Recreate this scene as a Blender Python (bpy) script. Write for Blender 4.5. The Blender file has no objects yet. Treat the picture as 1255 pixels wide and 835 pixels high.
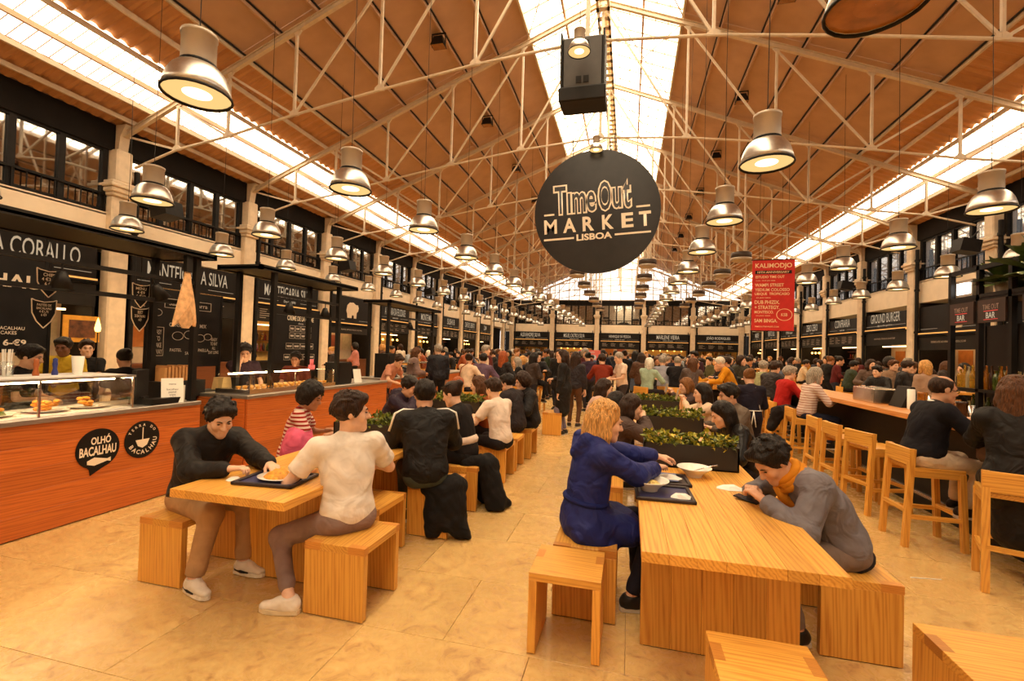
import bpy, math, random
import numpy as np
from mathutils import Vector, Matrix, Euler

SC = bpy.context.scene
COL = SC.collection
random.seed(7)
rng = np.random.default_rng(11)
PI = math.pi

# ------------------------------------------------------------------ camera
cam_d = bpy.data.cameras.new('camera')
cam = bpy.data.objects.new('camera', cam_d)
COL.objects.link(cam)
cam_d.sensor_width = 36.0
cam_d.lens = 575.0 / 1255.0 * 36.0
cam_d.clip_end = 200
_yaw, _pit, _rol = math.radians(14.0), math.radians(1.15), math.radians(1.72)
_f0 = Vector((-math.sin(_yaw), math.cos(_yaw), 0)); _r0 = Vector((math.cos(_yaw), math.sin(_yaw), 0)); _u0 = Vector((0, 0, 1))
_f1 = _f0 * math.cos(_pit) + _u0 * math.sin(_pit); _u1 = _u0 * math.cos(_pit) - _f0 * math.sin(_pit)
_r2 = _r0 * math.cos(_rol) + _u1 * math.sin(_rol); _u2 = _u1 * math.cos(_rol) - _r0 * math.sin(_rol)
_m = Matrix((( _r2.x, _u2.x, -_f1.x, 0), (_r2.y, _u2.y, -_f1.y, 0), (_r2.z, _u2.z, -_f1.z, 1.65), (0, 0, 0, 1)))
cam.matrix_world = _m
SC.camera = cam

# ------------------------------------------------------------------ world and exposure
w = bpy.data.worlds.new('overcast_sky'); SC.world = w; w.use_nodes = True
bg = w.node_tree.nodes['Background']
bg.inputs[0].default_value = (1.0, 0.86, 0.74, 1); bg.inputs[1].default_value = 2.6
SC.view_settings.view_transform = 'Standard'; SC.view_settings.look = 'None'
SC.view_settings.gamma = 1.0; SC.view_settings.use_curve_mapping = False
SC.view_settings.exposure = -0.22
SKY_E = 10.0           # daylight behind the roof glazing
LAMP_E = 9.0          # pendant lamps
SC.cycles.max_bounces = 7; SC.cycles.diffuse_bounces = 4; SC.cycles.glossy_bounces = 3
SC.cycles.transmission_bounces = 4; SC.cycles.transparent_max_bounces = 8
SC.cycles.use_denoising = True
SC.cycles.sample_clamp_indirect = 6.0

# ------------------------------------------------------------------ materials
def lin(c):
    return tuple(((v / 255.0) / 12.92 if v / 255.0 <= 0.04045 else ((v / 255.0 + 0.055) / 1.055) ** 2.4) for v in c)
MATS = {}
def _new(name):
    m = bpy.data.materials.new(name); m.use_nodes = True
    nt = m.node_tree; b = nt.nodes['Principled BSDF']
    return m, nt, b
def _bump(nt, b, src, strength, dist=0.01):
    bp = nt.nodes.new('ShaderNodeBump'); bp.inputs['Strength'].default_value = strength; bp.inputs['Distance'].default_value = dist
    nt.links.new(src, bp.inputs['Height']); nt.links.new(bp.outputs[0], b.inputs['Normal'])
def _coord(nt, scale=(1, 1, 1), rnd=False, kind='Object'):
    tc = nt.nodes.new('ShaderNodeTexCoord'); mp = nt.nodes.new('ShaderNodeMapping')
    mp.inputs['Scale'].default_value = scale
    nt.links.new(tc.outputs[kind], mp.inputs['Vector'])
    if rnd:
        oi = nt.nodes.new('ShaderNodeObjectInfo'); mu = nt.nodes.new('ShaderNodeMath'); mu.operation = 'MULTIPLY'; mu.inputs[1].default_value = 37.0
        nt.links.new(oi.outputs['Random'], mu.inputs[0]); nt.links.new(mu.outputs[0], mp.inputs['Location'])
    return mp.outputs[0]
def _noise(nt, vec, scale, detail=3, dist=0.0, rough=0.5):
    n = nt.nodes.new('ShaderNodeTexNoise'); n.inputs['Scale'].default_value = scale; n.inputs['Detail'].default_value = detail
    n.inputs['Distortion'].default_value = dist; n.inputs['Roughness'].default_value = rough
    nt.links.new(vec, n.inputs['Vector']); return n.outputs['Fac']
def _ramp(nt, fac, stops):
    r = nt.nodes.new('ShaderNodeValToRGB'); e = r.color_ramp.elements
    while len(e) < len(stops): e.new(0.5)
    for k, (p, c) in enumerate(stops): e[k].position = p; e[k].color = (*c, 1)
    nt.links.new(fac, r.inputs[0]); return r.outputs[0]
def plain(name, col, rough=0.6, metal=0.0, var=0.12, nscale=9.0, bump=0.0, spec=0.5, sheen=0.0, alpha=1.0, kind='Object', trans=0.0):
    """a painted or solid surface: one colour with a little procedural unevenness"""
    if name in MATS: return MATS[name]
    m, nt, b = _new(name)
    c = tuple(col); v = _coord(nt, rnd=True, kind=kind); n = _noise(nt, v, nscale, 4)
    lo = tuple(max(0, x * (1 - var)) for x in c); hi = tuple(min(1, x * (1 + var)) for x in c)
    nt.links.new(_ramp(nt, n, [(0.3, lo), (0.7, hi)]), b.inputs['Base Color'])
    b.inputs['Roughness'].default_value = rough; b.inputs['Metallic'].default_value = metal
    b.inputs['Specular IOR Level'].default_value = spec
    if trans: b.inputs['Transmission Weight'].default_value = trans
    if sheen: b.inputs['Sheen Weight'].default_value = sheen
    if bump: _bump(nt, b, n, bump, 0.02)
    MATS[name] = m; return m
def emis(name, col, strength):
    if name in MATS: return MATS[name]
    m, nt, b = _new(name)
    nt.nodes.remove(b); e = nt.nodes.new('ShaderNodeEmission')
    e.inputs[0].default_value = (*col, 1); e.inputs[1].default_value = strength
    nt.links.new(e.outputs[0], nt.nodes['Material Output'].inputs[0])
    MATS[name] = m; return m
def wood(name, light, dark, axis=1, rough=0.42, s=1.0):
    if name in MATS: return MATS[name]
    m, nt, b = _new(name)
    sc = [24.0 * s, 24.0 * s, 24.0 * s]; sc[axis] = 1.0 * s
    v = _coord(nt, sc, rnd=True)
    wv = nt.nodes.new('ShaderNodeTexWave'); wv.wave_type = 'BANDS'; wv.bands_direction = 'DIAGONAL'
    wv.inputs['Scale'].default_value = 1.1; wv.inputs['Distortion'].default_value = 9.0; wv.inputs['Detail'].default_value = 2.5; wv.inputs['Detail Scale'].default_value = 0.8
    nt.links.new(v, wv.inputs['Vector'])
    n2 = _noise(nt, v, 3.2, 5, 0.6)
    mx = nt.nodes.new('ShaderNodeMath'); mx.operation = 'MULTIPLY_ADD'; mx.inputs[1].default_value = 0.38
    nt.links.new(wv.outputs['Fac'], mx.inputs[0])
    m2 = nt.nodes.new('ShaderNodeMath'); m2.operation = 'MULTIPLY'; m2.inputs[1].default_value = 0.62; nt.links.new(n2, m2.inputs[0]); nt.links.new(m2.outputs[0], mx.inputs[2])
    mid = tuple((a + c) / 2 for a, c in zip(light, dark))
    col = _ramp(nt, mx.outputs[0], [(0.15, light), (0.55, tuple(0.7 * a + 0.3 * c for a, c in zip(light, dark))), (0.9, dark)])
    oi = nt.nodes.new('ShaderNodeObjectInfo'); mr = nt.nodes.new('ShaderNodeMapRange')
    mr.inputs['To Min'].default_value = 0.84; mr.inputs['To Max'].default_value = 1.12
    nt.links.new(oi.outputs['Random'], mr.inputs['Value'])
    hs = nt.nodes.new('ShaderNodeHueSaturation'); nt.links.new(mr.outputs[0], hs.inputs['Value']); nt.links.new(col, hs.inputs['Color'])
    nt.links.new(hs.outputs[0], b.inputs['Base Color'])
    b.inputs['Roughness'].default_value = rough
    _bump(nt, b, n2, 0.08, 0.004)
    MATS[name] = m; return m
def marble(name):
    m, nt, b = _new(name)
    v = _coord(nt, rnd=False, kind='Object'); 
    tc = nt.nodes.new('ShaderNodeNewGeometry'); v = tc.outputs['Position']
    n1 = _noise(nt, v, 1.3, 5, 0.4); n2 = _noise(nt, v, 7.0, 7, 1.8, 0.62); n3 = _noise(nt, v, 26.0, 4, 0.8)
    c1 = _ramp(nt, n2, [(0.28, lin((170, 126, 78))), (0.42, lin((208, 170, 108))), (0.56, lin((217, 181, 116))), (0.75, lin((224, 192, 130)))])
    c2 = _ramp(nt, n3, [(0.30, (0.82, 0.76, 0.70)), (0.48, (1, 1, 1))])
    c3 = _ramp(nt, n1, [(0.3, (0.86, 0.82, 0.78)), (0.7, (1.0, 1.0, 1.0))])
    def mul(a, c, f=1.0):
        x = nt.nodes.new('ShaderNodeMix'); x.data_type = 'RGBA'; x.blend_type = 'MULTIPLY'; x.inputs['Factor'].default_value = f
        nt.links.new(a, x.inputs['A']); nt.links.new(c, x.inputs['B']); return x.outputs['Result']
    oi = nt.nodes.new('ShaderNodeObjectInfo'); mr = nt.nodes.new('ShaderNodeMapRange'); mr.inputs['To Min'].default_value = 0.95; mr.inputs['To Max'].default_value = 1.02
    nt.links.new(oi.outputs['Random'], mr.inputs['Value'])
    hs = nt.nodes.new('ShaderNodeHueSaturation'); nt.links.new(mr.outputs[0], hs.inputs['Value']); nt.links.new(mul(mul(c1, c2, 0.7), c3, 0.8), hs.inputs['Color'])
    nt.links.new(hs.outputs[0], b.inputs['Base Color'])
    r = _ramp(nt, n2, [(0.3, (0.34,) * 3), (0.7, (0.20,) * 3)]); nt.links.new(r, b.inputs['Roughness'])
    _bump(nt, b, n3, 0.05, 0.002)
    MATS[name] = m; return m
def glass(name, tint=(1, 1, 1), refl=0.12, rough=0.02):
    if name in MATS: return MATS[name]
    m, nt, b = _new(name); nt.nodes.remove(b)
    t = nt.nodes.new('ShaderNodeBsdfTransparent'); t.inputs[0].default_value = (*tint, 1)
    g = nt.nodes.new('ShaderNodeBsdfGlossy'); g.inputs['Roughness'].default_value = rough
    v = _coord(nt); n = _noise(nt, v, 0.8, 2); _b = nt.nodes.new('ShaderNodeBump'); _b.inputs['Strength'].default_value = 0.03; nt.links.new(n, _b.inputs['Height']); nt.links.new(_b.outputs[0], g.inputs['Normal'])
    x = nt.nodes.new('ShaderNodeMixShader'); x.inputs[0].default_value = refl
    nt.links.new(t.outputs[0], x.inputs[1]); nt.links.new(g.outputs[0], x.inputs[2])
    nt.links.new(x.outputs[0], nt.nodes['Material Output'].inputs[0])
    MATS[name] = m; return m

# ------------------------------------------------------------------ mesh helpers
class MB:
    """collects boxes, tubes, lathes; build() links them as ONE mesh object"""
    def __init__(s): s.v = []; s.f = []; s.mi = []; s.cur = 0
    def add(s, vs, fs):
        o = len(s.v); s.v += [tuple(p) for p in vs]
        for f in fs: s.f.append(tuple(o + i for i in f)); s.mi.append(s.cur)
        return s
    def box(s, x0, x1, y0, y1, z0, z1):
        return s.add([(x0, y0, z0), (x1, y0, z0), (x1, y1, z0), (x0, y1, z0), (x0, y0, z1), (x1, y0, z1), (x1, y1, z1), (x0, y1, z1)],
                     [(0, 3, 2, 1), (4, 5, 6, 7), (0, 1, 5, 4), (1, 2, 6, 5), (2, 3, 7, 6), (3, 0, 4, 7)])
    def bbox(s, x0, x1, y0, y1, z0, z1, b=0.01):
        """box with chamfered edges"""
        vs = []; 
        for k, (z, i) in enumerate(((z0, b), (z0 + b, 0), (z1 - b, 0), (z1, b))):
            q = b
            vs += [(x0 + i + (q if not i else 0), y0 + i, z), (x1 - i - (q if not i else 0), y0 + i, z), (x1 - i, y0 + i + (q if not i else 0), z), (x1 - i, y1 - i - (q if not i else 0), z),
                   (x1 - i - (q if not i else 0), y1 - i, z), (x0 + i + (q if not i else 0), y1 - i, z), (x0 + i, y1 - i - (q if not i else 0), z), (x0 + i, y0 + i + (q if not i else 0), z)]
        fs = [tuple(range(7, -1, -1)), tuple(range(24, 32))]
        for r in range(3):
            for k in range(8): fs.append((r * 8 + k, r * 8 + (k + 1) % 8, r * 8 + 8 + (k + 1) % 8, r * 8 + 8 + k))
        return s.add(vs, fs)
    def tube(s, pts, r, n=8, caps=True):
        pts = [Vector(p) for p in pts]; rs = r if isinstance(r, (list, tuple)) else [r] * len(pts)
        vs = []; fs = []; up = None
        for k, p in enumerate(pts):
            d = (pts[min(k + 1, len(pts) - 1)] - pts[max(k - 1, 0)]).normalized()
            if up is None or abs(d.dot(up)) > 0.98: up = Vector((0, 0, 1)) if abs(d.z) < 0.9 else Vector((0, 1, 0))
            a = d.cross(up).normalized(); b = a.cross(d).normalized(); up = b
            for j in range(n):
                t = 2 * PI * j / n; vs.append(p + (a * math.cos(t) + b * math.sin(t)) * rs[k])
        for k in range(len(pts) - 1):
            for j in range(n): fs.append((k * n + j, k * n + (j + 1) % n, (k + 1) * n + (j + 1) % n, (k + 1) * n + j))
        if caps: fs.append(tuple(range(n - 1, -1, -1))); fs.append(tuple(range((len(pts) - 1) * n, len(pts) * n)))
        return s.add(vs, fs)
    def beam(s, a, b, wd, ht):
        """rectangular bar from a to b"""
        a = Vector(a); b = Vector(b); d = (b - a).normalized()
        up = Vector((0, 0, 1)) if abs(d.z) < 0.95 else Vector((0, 1, 0))
        x = d.cross(up).normalized() * wd / 2; z = x.normalized().cross(d).normalized() * ht / 2
        return s.add([a - x - z, a + x - z, a + x + z, a - x + z, b - x - z, b + x - z, b + x + z, b - x + z],
                     [(3, 2, 1, 0), (4, 5, 6, 7), (0, 1, 5, 4), (1, 2, 6, 5), (2, 3, 7, 6), (3, 0, 4, 7)])
    def lathe(s, prof, n=16, c=(0, 0, 0), sx=1.0, sy=1.0, close=False):
        vs = []; fs = []
        for r, z in prof:
            for j in range(n): t = 2 * PI * j / n; vs.append((c[0] + r * sx * math.cos(t), c[1] + r * sy * math.sin(t), c[2] + z))
        for k in range(len(prof) - 1):
            for j in range(n): fs.append((k * n + j, k * n + (j + 1) % n, (k + 1) * n + (j + 1) % n, (k + 1) * n + j))
        if close: fs.append(tuple(range(n - 1, -1, -1))); fs.append(tuple(range((len(prof) - 1) * n, len(prof) * n)))
        return s.add(vs, fs)
    def prism(s, poly, h0, h1, axis=2):
        """extrude a polygon; axis 2: (x,y) up z, axis 1: (x,z) along y, axis 0: (y,z) along x"""
        n = len(poly); vs = []
        for h in (h0, h1):
            for a, b in poly: vs.append((a, b, h) if axis == 2 else ((a, h, b) if axis == 1 else (h, a, b)))
        fs = [tuple(range(n - 1, -1, -1)), tuple(range(n, 2 * n))] + [(k, (k + 1) % n, n + (k + 1) % n, n + k) for k in range(n)]
        return s.add(vs, fs)
    def ball(s, c, r, n=10, m=6, sx=1, sy=1, sz=1):
        prof = [(max(1e-4, math.sin(PI * k / m)) * r, -math.cos(PI * k / m) * r * sz) for k in range(m + 1)]
        return s.lathe(prof, n, c, sx, sy)
    def mesh(s, name, smooth=False):
        me = bpy.data.meshes.new(name); me.from_pydata(s.v, [], s.f)
        if smooth: me.polygons.foreach_set('use_smooth', [True] * len(me.polygons))
        if any(s.mi): me.polygons.foreach_set('material_index', s.mi)
        me.validate(); me.update(); return me
    def build(s, name, mats, parent=None, smooth=False, loc=None, rot=None):
        return obj(name, s.mesh(name, smooth), mats, parent, loc, rot)
def obj(name, me, mats=None, parent=None, loc=None, rot=None):
    o = bpy.data.objects.new(name, me); COL.objects.link(o)
    if mats is not None and len(me.materials) == 0:
        for m in (mats if isinstance(mats, (list, tuple)) else [mats]): me.materials.append(m)
    if parent: o.parent = parent
    if loc: o.location = loc
    if rot: o.rotation_euler = rot
    return o
def tag(o, label=None, cat=None, group=None, kind=None):
    if label: o['label'] = label
    if cat: o['category'] = cat
    if group: o['group'] = group
    if kind: o['kind'] = kind
    return o
def thing(name, label, cat, loc=(0, 0, 0), rz=0.0, group=None):
    o = bpy.data.objects.new(name, None); COL.objects.link(o); o.empty_display_size = 0.1
    o.location = loc; o.rotation_euler = (0, 0, rz); return tag(o, label, cat, group)
KIDS = {}
def dup(root, loc, rz, label=None, group=None):
    r = root.copy(); COL.objects.link(r); r.location = loc; r.rotation_euler = (0, 0, rz)
    if label: r['label'] = label
    if group: r['group'] = group
    if root not in KIDS:
        KIDS[root] = [(c, list(c.children)) for c in root.children]
    for c, gs in KIDS[root]:
        k = c.copy(); COL.objects.link(k); k.parent = r
        for g in gs:
            h = g.copy(); COL.objects.link(h); h.parent = k
    return r
def struct(name, mb, mats, smooth=False):
    return tag(mb.build(name, mats, None, smooth), kind='structure')
ORD = ['nearest', 'second', 'third', 'fourth', 'fifth', 'sixth', 'seventh', 'eighth', 'ninth', 'tenth', 'eleventh', 'twelfth', 'thirteenth', 'fourteenth', 'fifteenth', 'sixteenth', 'seventeenth', 'eighteenth', 'nineteenth', 'twentieth']
TXT = {}
def text_mesh(s, w=None, h=None, ext=0.004, bold=0.0, lines=1.0):
    """lettering in the local x-z plane, centred, facing -y, fitted to w by h"""
    key = (s, w, h, ext, bold)
    if key in TXT: return TXT[key]
    cu = bpy.data.curves.new('lettering', 'FONT'); cu.body = s; cu.align_x = 'CENTER'; cu.size = 1.0; cu.resolution_u = 3; cu.offset = bold; cu.space_line = lines
    o = bpy.data.objects.new('lettering', cu)
    me = bpy.data.meshes.new_from_object(o)
    n = len(me.vertices); co = np.empty(n * 3, 'f'); me.vertices.foreach_get('co', co); co = co.reshape(-1, 3)
    bpy.data.objects.remove(o); bpy.data.curves.remove(cu)
    if n:
        mn, mx = co.min(0), co.max(0); c = (mn + mx) / 2; d = np.maximum(mx - mn, 1e-6)
        sx = w / d[0] if w else None; sy = h / d[1] if h else None
        sx = sx or sy; sy = sy or sx
        out = np.zeros_like(co); out[:, 0] = (co[:, 0] - c[0]) * sx; out[:, 2] = (co[:, 1] - c[1]) * sy; out[:, 1] = 0
        me.vertices.foreach_set('co', out.ravel()); me.update()
    me.name = 'lettering'; TXT[key] = me
    return me
def letters(s, w, h, m, parent, loc, bold=0.0, rot=None, name='lettering'):
    me = text_mesh(s, w, h, bold=bold)
    return obj(name, me if not me.materials else me.copy() if me.materials[0] != m else me, m, parent, loc, rot) if not me.materials or me.materials[0] == m else _lett2(me, m, parent, loc, rot, name)
def _lett2(me, m, parent, loc, rot, name):
    c = me.copy(); c.materials.clear(); return obj(name, c, m, parent, loc, rot)
# ------------------------------------------------------------------ shared materials
M_CREAM = plain('cream_plaster', lin((242, 226, 200)), 0.7, var=0.05, nscale=3)
M_STONE = plain('pale_column_stone', lin((224, 204, 176)), 0.75, var=0.10, nscale=6, bump=0.15)
M_BLACK = plain('black_paint', (0.008, 0.006, 0.005), 0.5, var=0.3, spec=0.25)
M_BOARD = plain('black_sign_board', (0.008, 0.006, 0.005), 0.45, var=0.25, nscale=3, spec=0.25)
M_DARKWALL = plain('dark_upper_wall', (0.008, 0.006, 0.005), 0.7, var=0.3, nscale=2, spec=0.15)
M_STEELW = plain('cream_painted_steel', lin((205, 186, 160)), 0.45, var=0.08)
M_CEIL = plain('brown_ceiling_board', lin((188, 152, 124)), 0.8, var=0.07, nscale=2.5)
M_CORR = plain('tan_corrugated_metal', lin((190, 138, 92)), 0.5, metal=0.15, var=0.08, nscale=4)
M_SKY = emis('daylit_glazing', (1.0, 0.80, 0.54), SKY_E)
M_SKY2 = emis('daylit_side_glazing', (1.0, 0.80, 0.54), SKY_E * 0.62)
M_LET = plain('warm_white_lettering', lin((240, 222, 196)), 0.5, var=0.02)
M_LETLIT = emis('lit_lettering', (1.0, 0.74, 0.47), 0.62)
M_STRIP = emis('orange_light_strip', (1.0, 0.42, 0.10), 1.5)
M_STRIPW = emis('warm_strip_light', (1.0, 0.62, 0.28), 7.0)
M_MARBLE = marble('beige_marble')
M_JOINT = plain('floor_joint_mortar', lin((150, 116, 84)), 0.9)
PINE_L, PINE_D = lin((232, 174, 78)), lin((184, 110, 32))
W_PY = wood('pine_along_y', PINE_L, PINE_D, 1); W_PX = wood('pine_along_x', PINE_L, PINE_D, 0); W_PZ = wood('pine_along_z', PINE_L, PINE_D, 2)
W_END = wood('pine_end_grain', lin((206, 140, 60)), lin((160, 92, 30)), 0, s=3)
RED_L, RED_D = lin((206, 112, 46)), lin((150, 62, 20))
W_RY = wood('red_pine_along_y', RED_L, RED_D, 1, 0.4); W_RX = wood('red_pine_along_x', RED_L, RED_D, 0, 0.4)
M_ALU = plain('brushed_aluminium', (0.66, 0.62, 0.56), 0.34, metal=1.0, var=0.08, nscale=30)
M_LBODY = plain('grey_lamp_housing', lin((182, 166, 146)), 0.4, metal=0.3, var=0.05)
M_CHROME = plain('stainless_steel', (0.66, 0.63, 0.60), 0.22, metal=1.0, var=0.06)
M_GLASS = glass('clear_glass', (0.97, 0.98, 0.97), 0.10)
M_WIN = glass('reflective_window_glass', (0.55, 0.55, 0.55), 0.45, 0.03)
M_WINR = glass('clear_window_glass', (0.92, 0.94, 0.95), 0.12); M_WINS = glass('dimmed_window_glass', (0.30, 0.31, 0.32), 0.32, 0.03)  # right-wall panes get a dark tint to dim the bright sky behind them
M_WHITE = plain('white_ceramic', lin((236, 230, 220)), 0.25, var=0.03)
M_PAPER = plain('white_paper', lin((236, 232, 224)), 0.8, var=0.03)

# ------------------------------------------------------------------ the hall shell
XL, XR, RC, YB, YF = -11.0, 9.4, -0.8, 43.0, -8.0
S, Y0 = 3.63, 7.83                                  # bay length, first visible truss
def zroof(x): return 10.45 - 0.41 * abs(x - RC)
fl = struct('floor', MB().box(XL - 1.6, XR + 1.6, YF, YB + 2.2, -0.12, -0.012), M_JOINT)
# marble slabs: the nearest 300 as pieces of the floor, the rest as one
TX, TY = 1.0, 0.72
tile = MB().bbox(-TX / 2 + .0012, TX / 2 - .0012, -TY / 2 + .0012, TY / 2 - .0012, -0.02, 0.0, 0.0012).mesh('floor_slab')
tile.materials.append(M_MARBLE)
cells = []
for j in range(-11, 64):
    for i in range(-12, 12):
        x = 0.02 + (i + 0.5) * TX + (0.5 * TX if j % 2 else 0); y = 2.52 + (j + 0.5) * TY
        if XL - 1.5 < x - TX / 2 and x + TX / 2 < XR + 1.5 and y + TY / 2 < YB + 2: cells.append((x, y))
def _seen(c):
    dx, dy = c; f = -dx * math.sin(-_yaw) * 0 + (-math.sin(_yaw) * dx + math.cos(_yaw) * dy); r = math.cos(_yaw) * dx + math.sin(_yaw) * dy
    return f > 1.2 and abs(r) < 1.25 * f + 0.8
cells.sort(key=lambda c: (0 if _seen(c) else 1, math.hypot(*c)))
for c in cells[:300]: obj('floor_slab', tile, None, fl, (c[0], c[1], 0))
mb = MB()
for c in cells[300:]: mb.box(c[0] - TX / 2 + .003, c[0] + TX / 2 - .003, c[1] - TY / 2 + .003, c[1] + TY / 2 - .003, -0.01, 0.0)
tag(mb.build('floor_slabs', M_MARBLE, fl), kind='stuff')

# roof: boards, corrugated sheets and glazing strips as pieces of the ceiling
ce = tag(MB().box(RC - 0.12, RC + 0.12, YF, YB, 10.52, 10.62).build('ceiling', M_CORR), kind='structure')
BAYS = [Y0 + k * S for k in range(-5, 11)]           # truss lines
cos_s = math.cos(math.atan(0.41))
def roof_piece(name, u0, u1, ya, yb, side, m, th=0.03, lift=0.0, gap=0.008):
    x0, x1 = RC + side * u0, RC + side * u1
    z0, z1 = zroof(x0) + lift, zroof(x1) + lift
    return MB().add([(x0, ya + gap, z0), (x1, ya + gap, z1), (x1, yb - gap, z1), (x0, yb - gap, z0), (x0, ya + gap, z0 + th), (x1, ya + gap, z1 + th), (x1, yb - gap, z1 + th), (x0, yb - gap, z0 + th)],
                    [(0, 3, 2, 1), (4, 5, 6, 7), (0, 1, 5, 4), (1, 2, 6, 5), (2, 3, 7, 6), (3, 0, 4, 7)])
def corrugated(u0, u1, ya, yb, side, pitch=0.24, amp=0.045):
    mb = MB(); n = int((yb - ya) / pitch * 4); vs = []; 
    for k in range(n + 1):
        y = ya + (yb - ya) * k / n; ph = (k % 4); dz = amp if ph in (1, 2) else 0.0
        for u in (u0, u1): x = RC + side * u; vs.append((x, y, zroof(x) + 0.02 + dz))
    return mb.add(vs, [(2 * k, 2 * k + 1, 2 * k + 3, 2 * k + 2) for k in range(n)])
PUR = [1.85, 2.72, 3.58, 4.45, 5.32, 6.18, 7.05]
for bi in range(len(BAYS) - 1):
    ya, yb = BAYS[bi], min(BAYS[bi + 1], YB)
    for side in (-1, 1):
        for k in range(6): roof_piece('ceiling_board', PUR[k] + .012, PUR[k + 1] - .012, ya, yb, side, M_CEIL).build('ceiling_board', M_CEIL, ce)
        corrugated(7.05, 8.33, ya, yb, side).build('corrugated_sheet', M_CORR, ce)
        corrugated(9.38, 10.3, ya, yb, side).build('corrugated_sheet', M_CORR, ce)
        roof_piece('s', 8.33, 8.85, ya, yb, side, M_SKY, lift=0.03).build('skylight_pane', M_SKY, ce)
        roof_piece('s', 8.85, 9.38, ya, yb, side, M_SKY2, lift=0.03).build('skylight_pane', M_SKY2, ce)
        for q in range(2):
            a, b = ya + (yb - ya) * q / 2, ya + (yb - ya) * (q + 1) / 2
            for r in range(2): roof_piece('s', 0.06 + r * 0.9, 0.92 + r * 0.9, a, b, side, M_SKY, lift=0.05, gap=0.02).build('skylight_pane', M_SKY, ce)
mb = MB()
for side in (-1, 1):                                  # ribs over the glazing strips
    for k in range(int((YB - YF) / 0.2)):
        y = YF + 0.2 * k
        for u0, u1 in ((8.33, 9.38),):
            x0, x1 = RC + side * u0, RC + side * u1
            mb.beam((x0, y, zroof(x0) + .02), (x1, y, zroof(x1) + .02), 0.012, 0.010)
tag(mb.build('glazing_ribs', M_CORR, ce), kind='stuff')
n_tr = 0
for side, nm in ((-1, 'left'), (1, 'right')):
    for u in [0.95] + PUR + [7.7, 8.33, 8.85, 9.38, 9.85]:
        n_tr += 1
        x = RC + side * u; z = zroof(x) - 0.045
        struct('trim_%d' % n_tr, MB().beam((x, YF, z), (x, YB, z), 0.05, 0.09), M_STEELW if u != 8.85 and u > 7 or u == 1.85 else M_CEIL)
        if u in PUR[1:]:
            n_tr += 1
            struct('trim_%d' % n_tr, MB().beam((x - side * 0.05, YF, z + 0.03), (x - side * 0.05, YB, z + 0.03), 0.022, 0.03), M_BLACK)
mb = MB()
for side in (-1, 1):
    k = 0
    while YF + k * .605 < YB:
        y = YF + k * .605; k += 1
        mb.beam((RC + side * .05, y, zroof(RC + .05) + .01), (RC + side * 1.85, y, zroof(RC + 1.85) + .01), .028, .03)
    for u in (.33, .62, 1.25, 1.55): mb.beam((RC + side * u, YF, zroof(RC + u) + .01), (RC + side * u, YB, zroof(RC + u) + .01), .018, .02)
tag(mb.build('ridge_glazing_bars', M_STEELW, ce), kind='stuff')
# ridge cable tray with its punched rail
n_tr += 1
mb = MB(); mb.box(RC - 0.16, RC - 0.10, YF, YB, 9.95, 10.1); mb.box(RC + 0.10, RC + 0.16, YF, YB, 9.95, 10.1)
for k in range(int((YB - YF) / 0.35)): mb.box(RC - 0.16, RC + 0.16, YF + k * .35, YF + k * .35 + .14, 9.95, 9.98)
struct('trim_%d' % n_tr, mb, M_STEELW)

# walls
def wall_side(name, x, out):
    """out = +1 when the wall lies beyond x in +x"""
    mb = MB()
    def b(d0, d1, z0, z1, ya=YF, yb=YB): 
        xa, xb = sorted((x + out * d0, x + out * d1)); mb.box(xa, xb, ya, yb, z0, z1)
    mb.cur = 0; b(0.0, 0.9, 3.62, 4.33); b(0.0, 0.10, 4.30, 4.36)
    mb.cur = 1; b(-0.02, 0.35, 5.72, 6.3); b(0.9, 1.0, 0.0, 3.62); 
    return struct(name, mb, [M_CREAM, M_DARKWALL])
wall_side('wall_left', XL, -1); wall_side('wall_right', XR, 1)
mb = MB(); mb.box(XL - 1, XR + 1, YF - .2, YF, 0, 10.6); struct('wall_front', mb, M_CREAM)
mb = MB(); mb.box(XL - 3.6, XL - 3.5, YF, YB, 4.3, 6.6); mb.box(XL - 3.5, XL, YF, YB, 6.25, 6.35); mb.box(XL - 3.5, XL - .9, YF, YB, 4.25, 4.3); struct('wall_left_gallery', mb, plain('gallery_wall', lin((150, 112, 80)), 0.8))
mb = MB(); mb.cur = 0; mb.box(XL - .9, XR + .9, YB, YB + .9, 3.43, 4.15); mb.cur = 1
mb.box(XL - .9, XR + .9, YB, YB + .3, 5.95, 6.35); mb.box(XL - .9, XR + .9, YB + 1.9, YB + 2, 0, 3.5); mb.box(XL - .9, XR + .9, YB + 2.5, YB + 2.6, 4.1, 6.3)
struct('wall_back', mb, [M_CREAM, M_DARKWALL])

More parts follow.
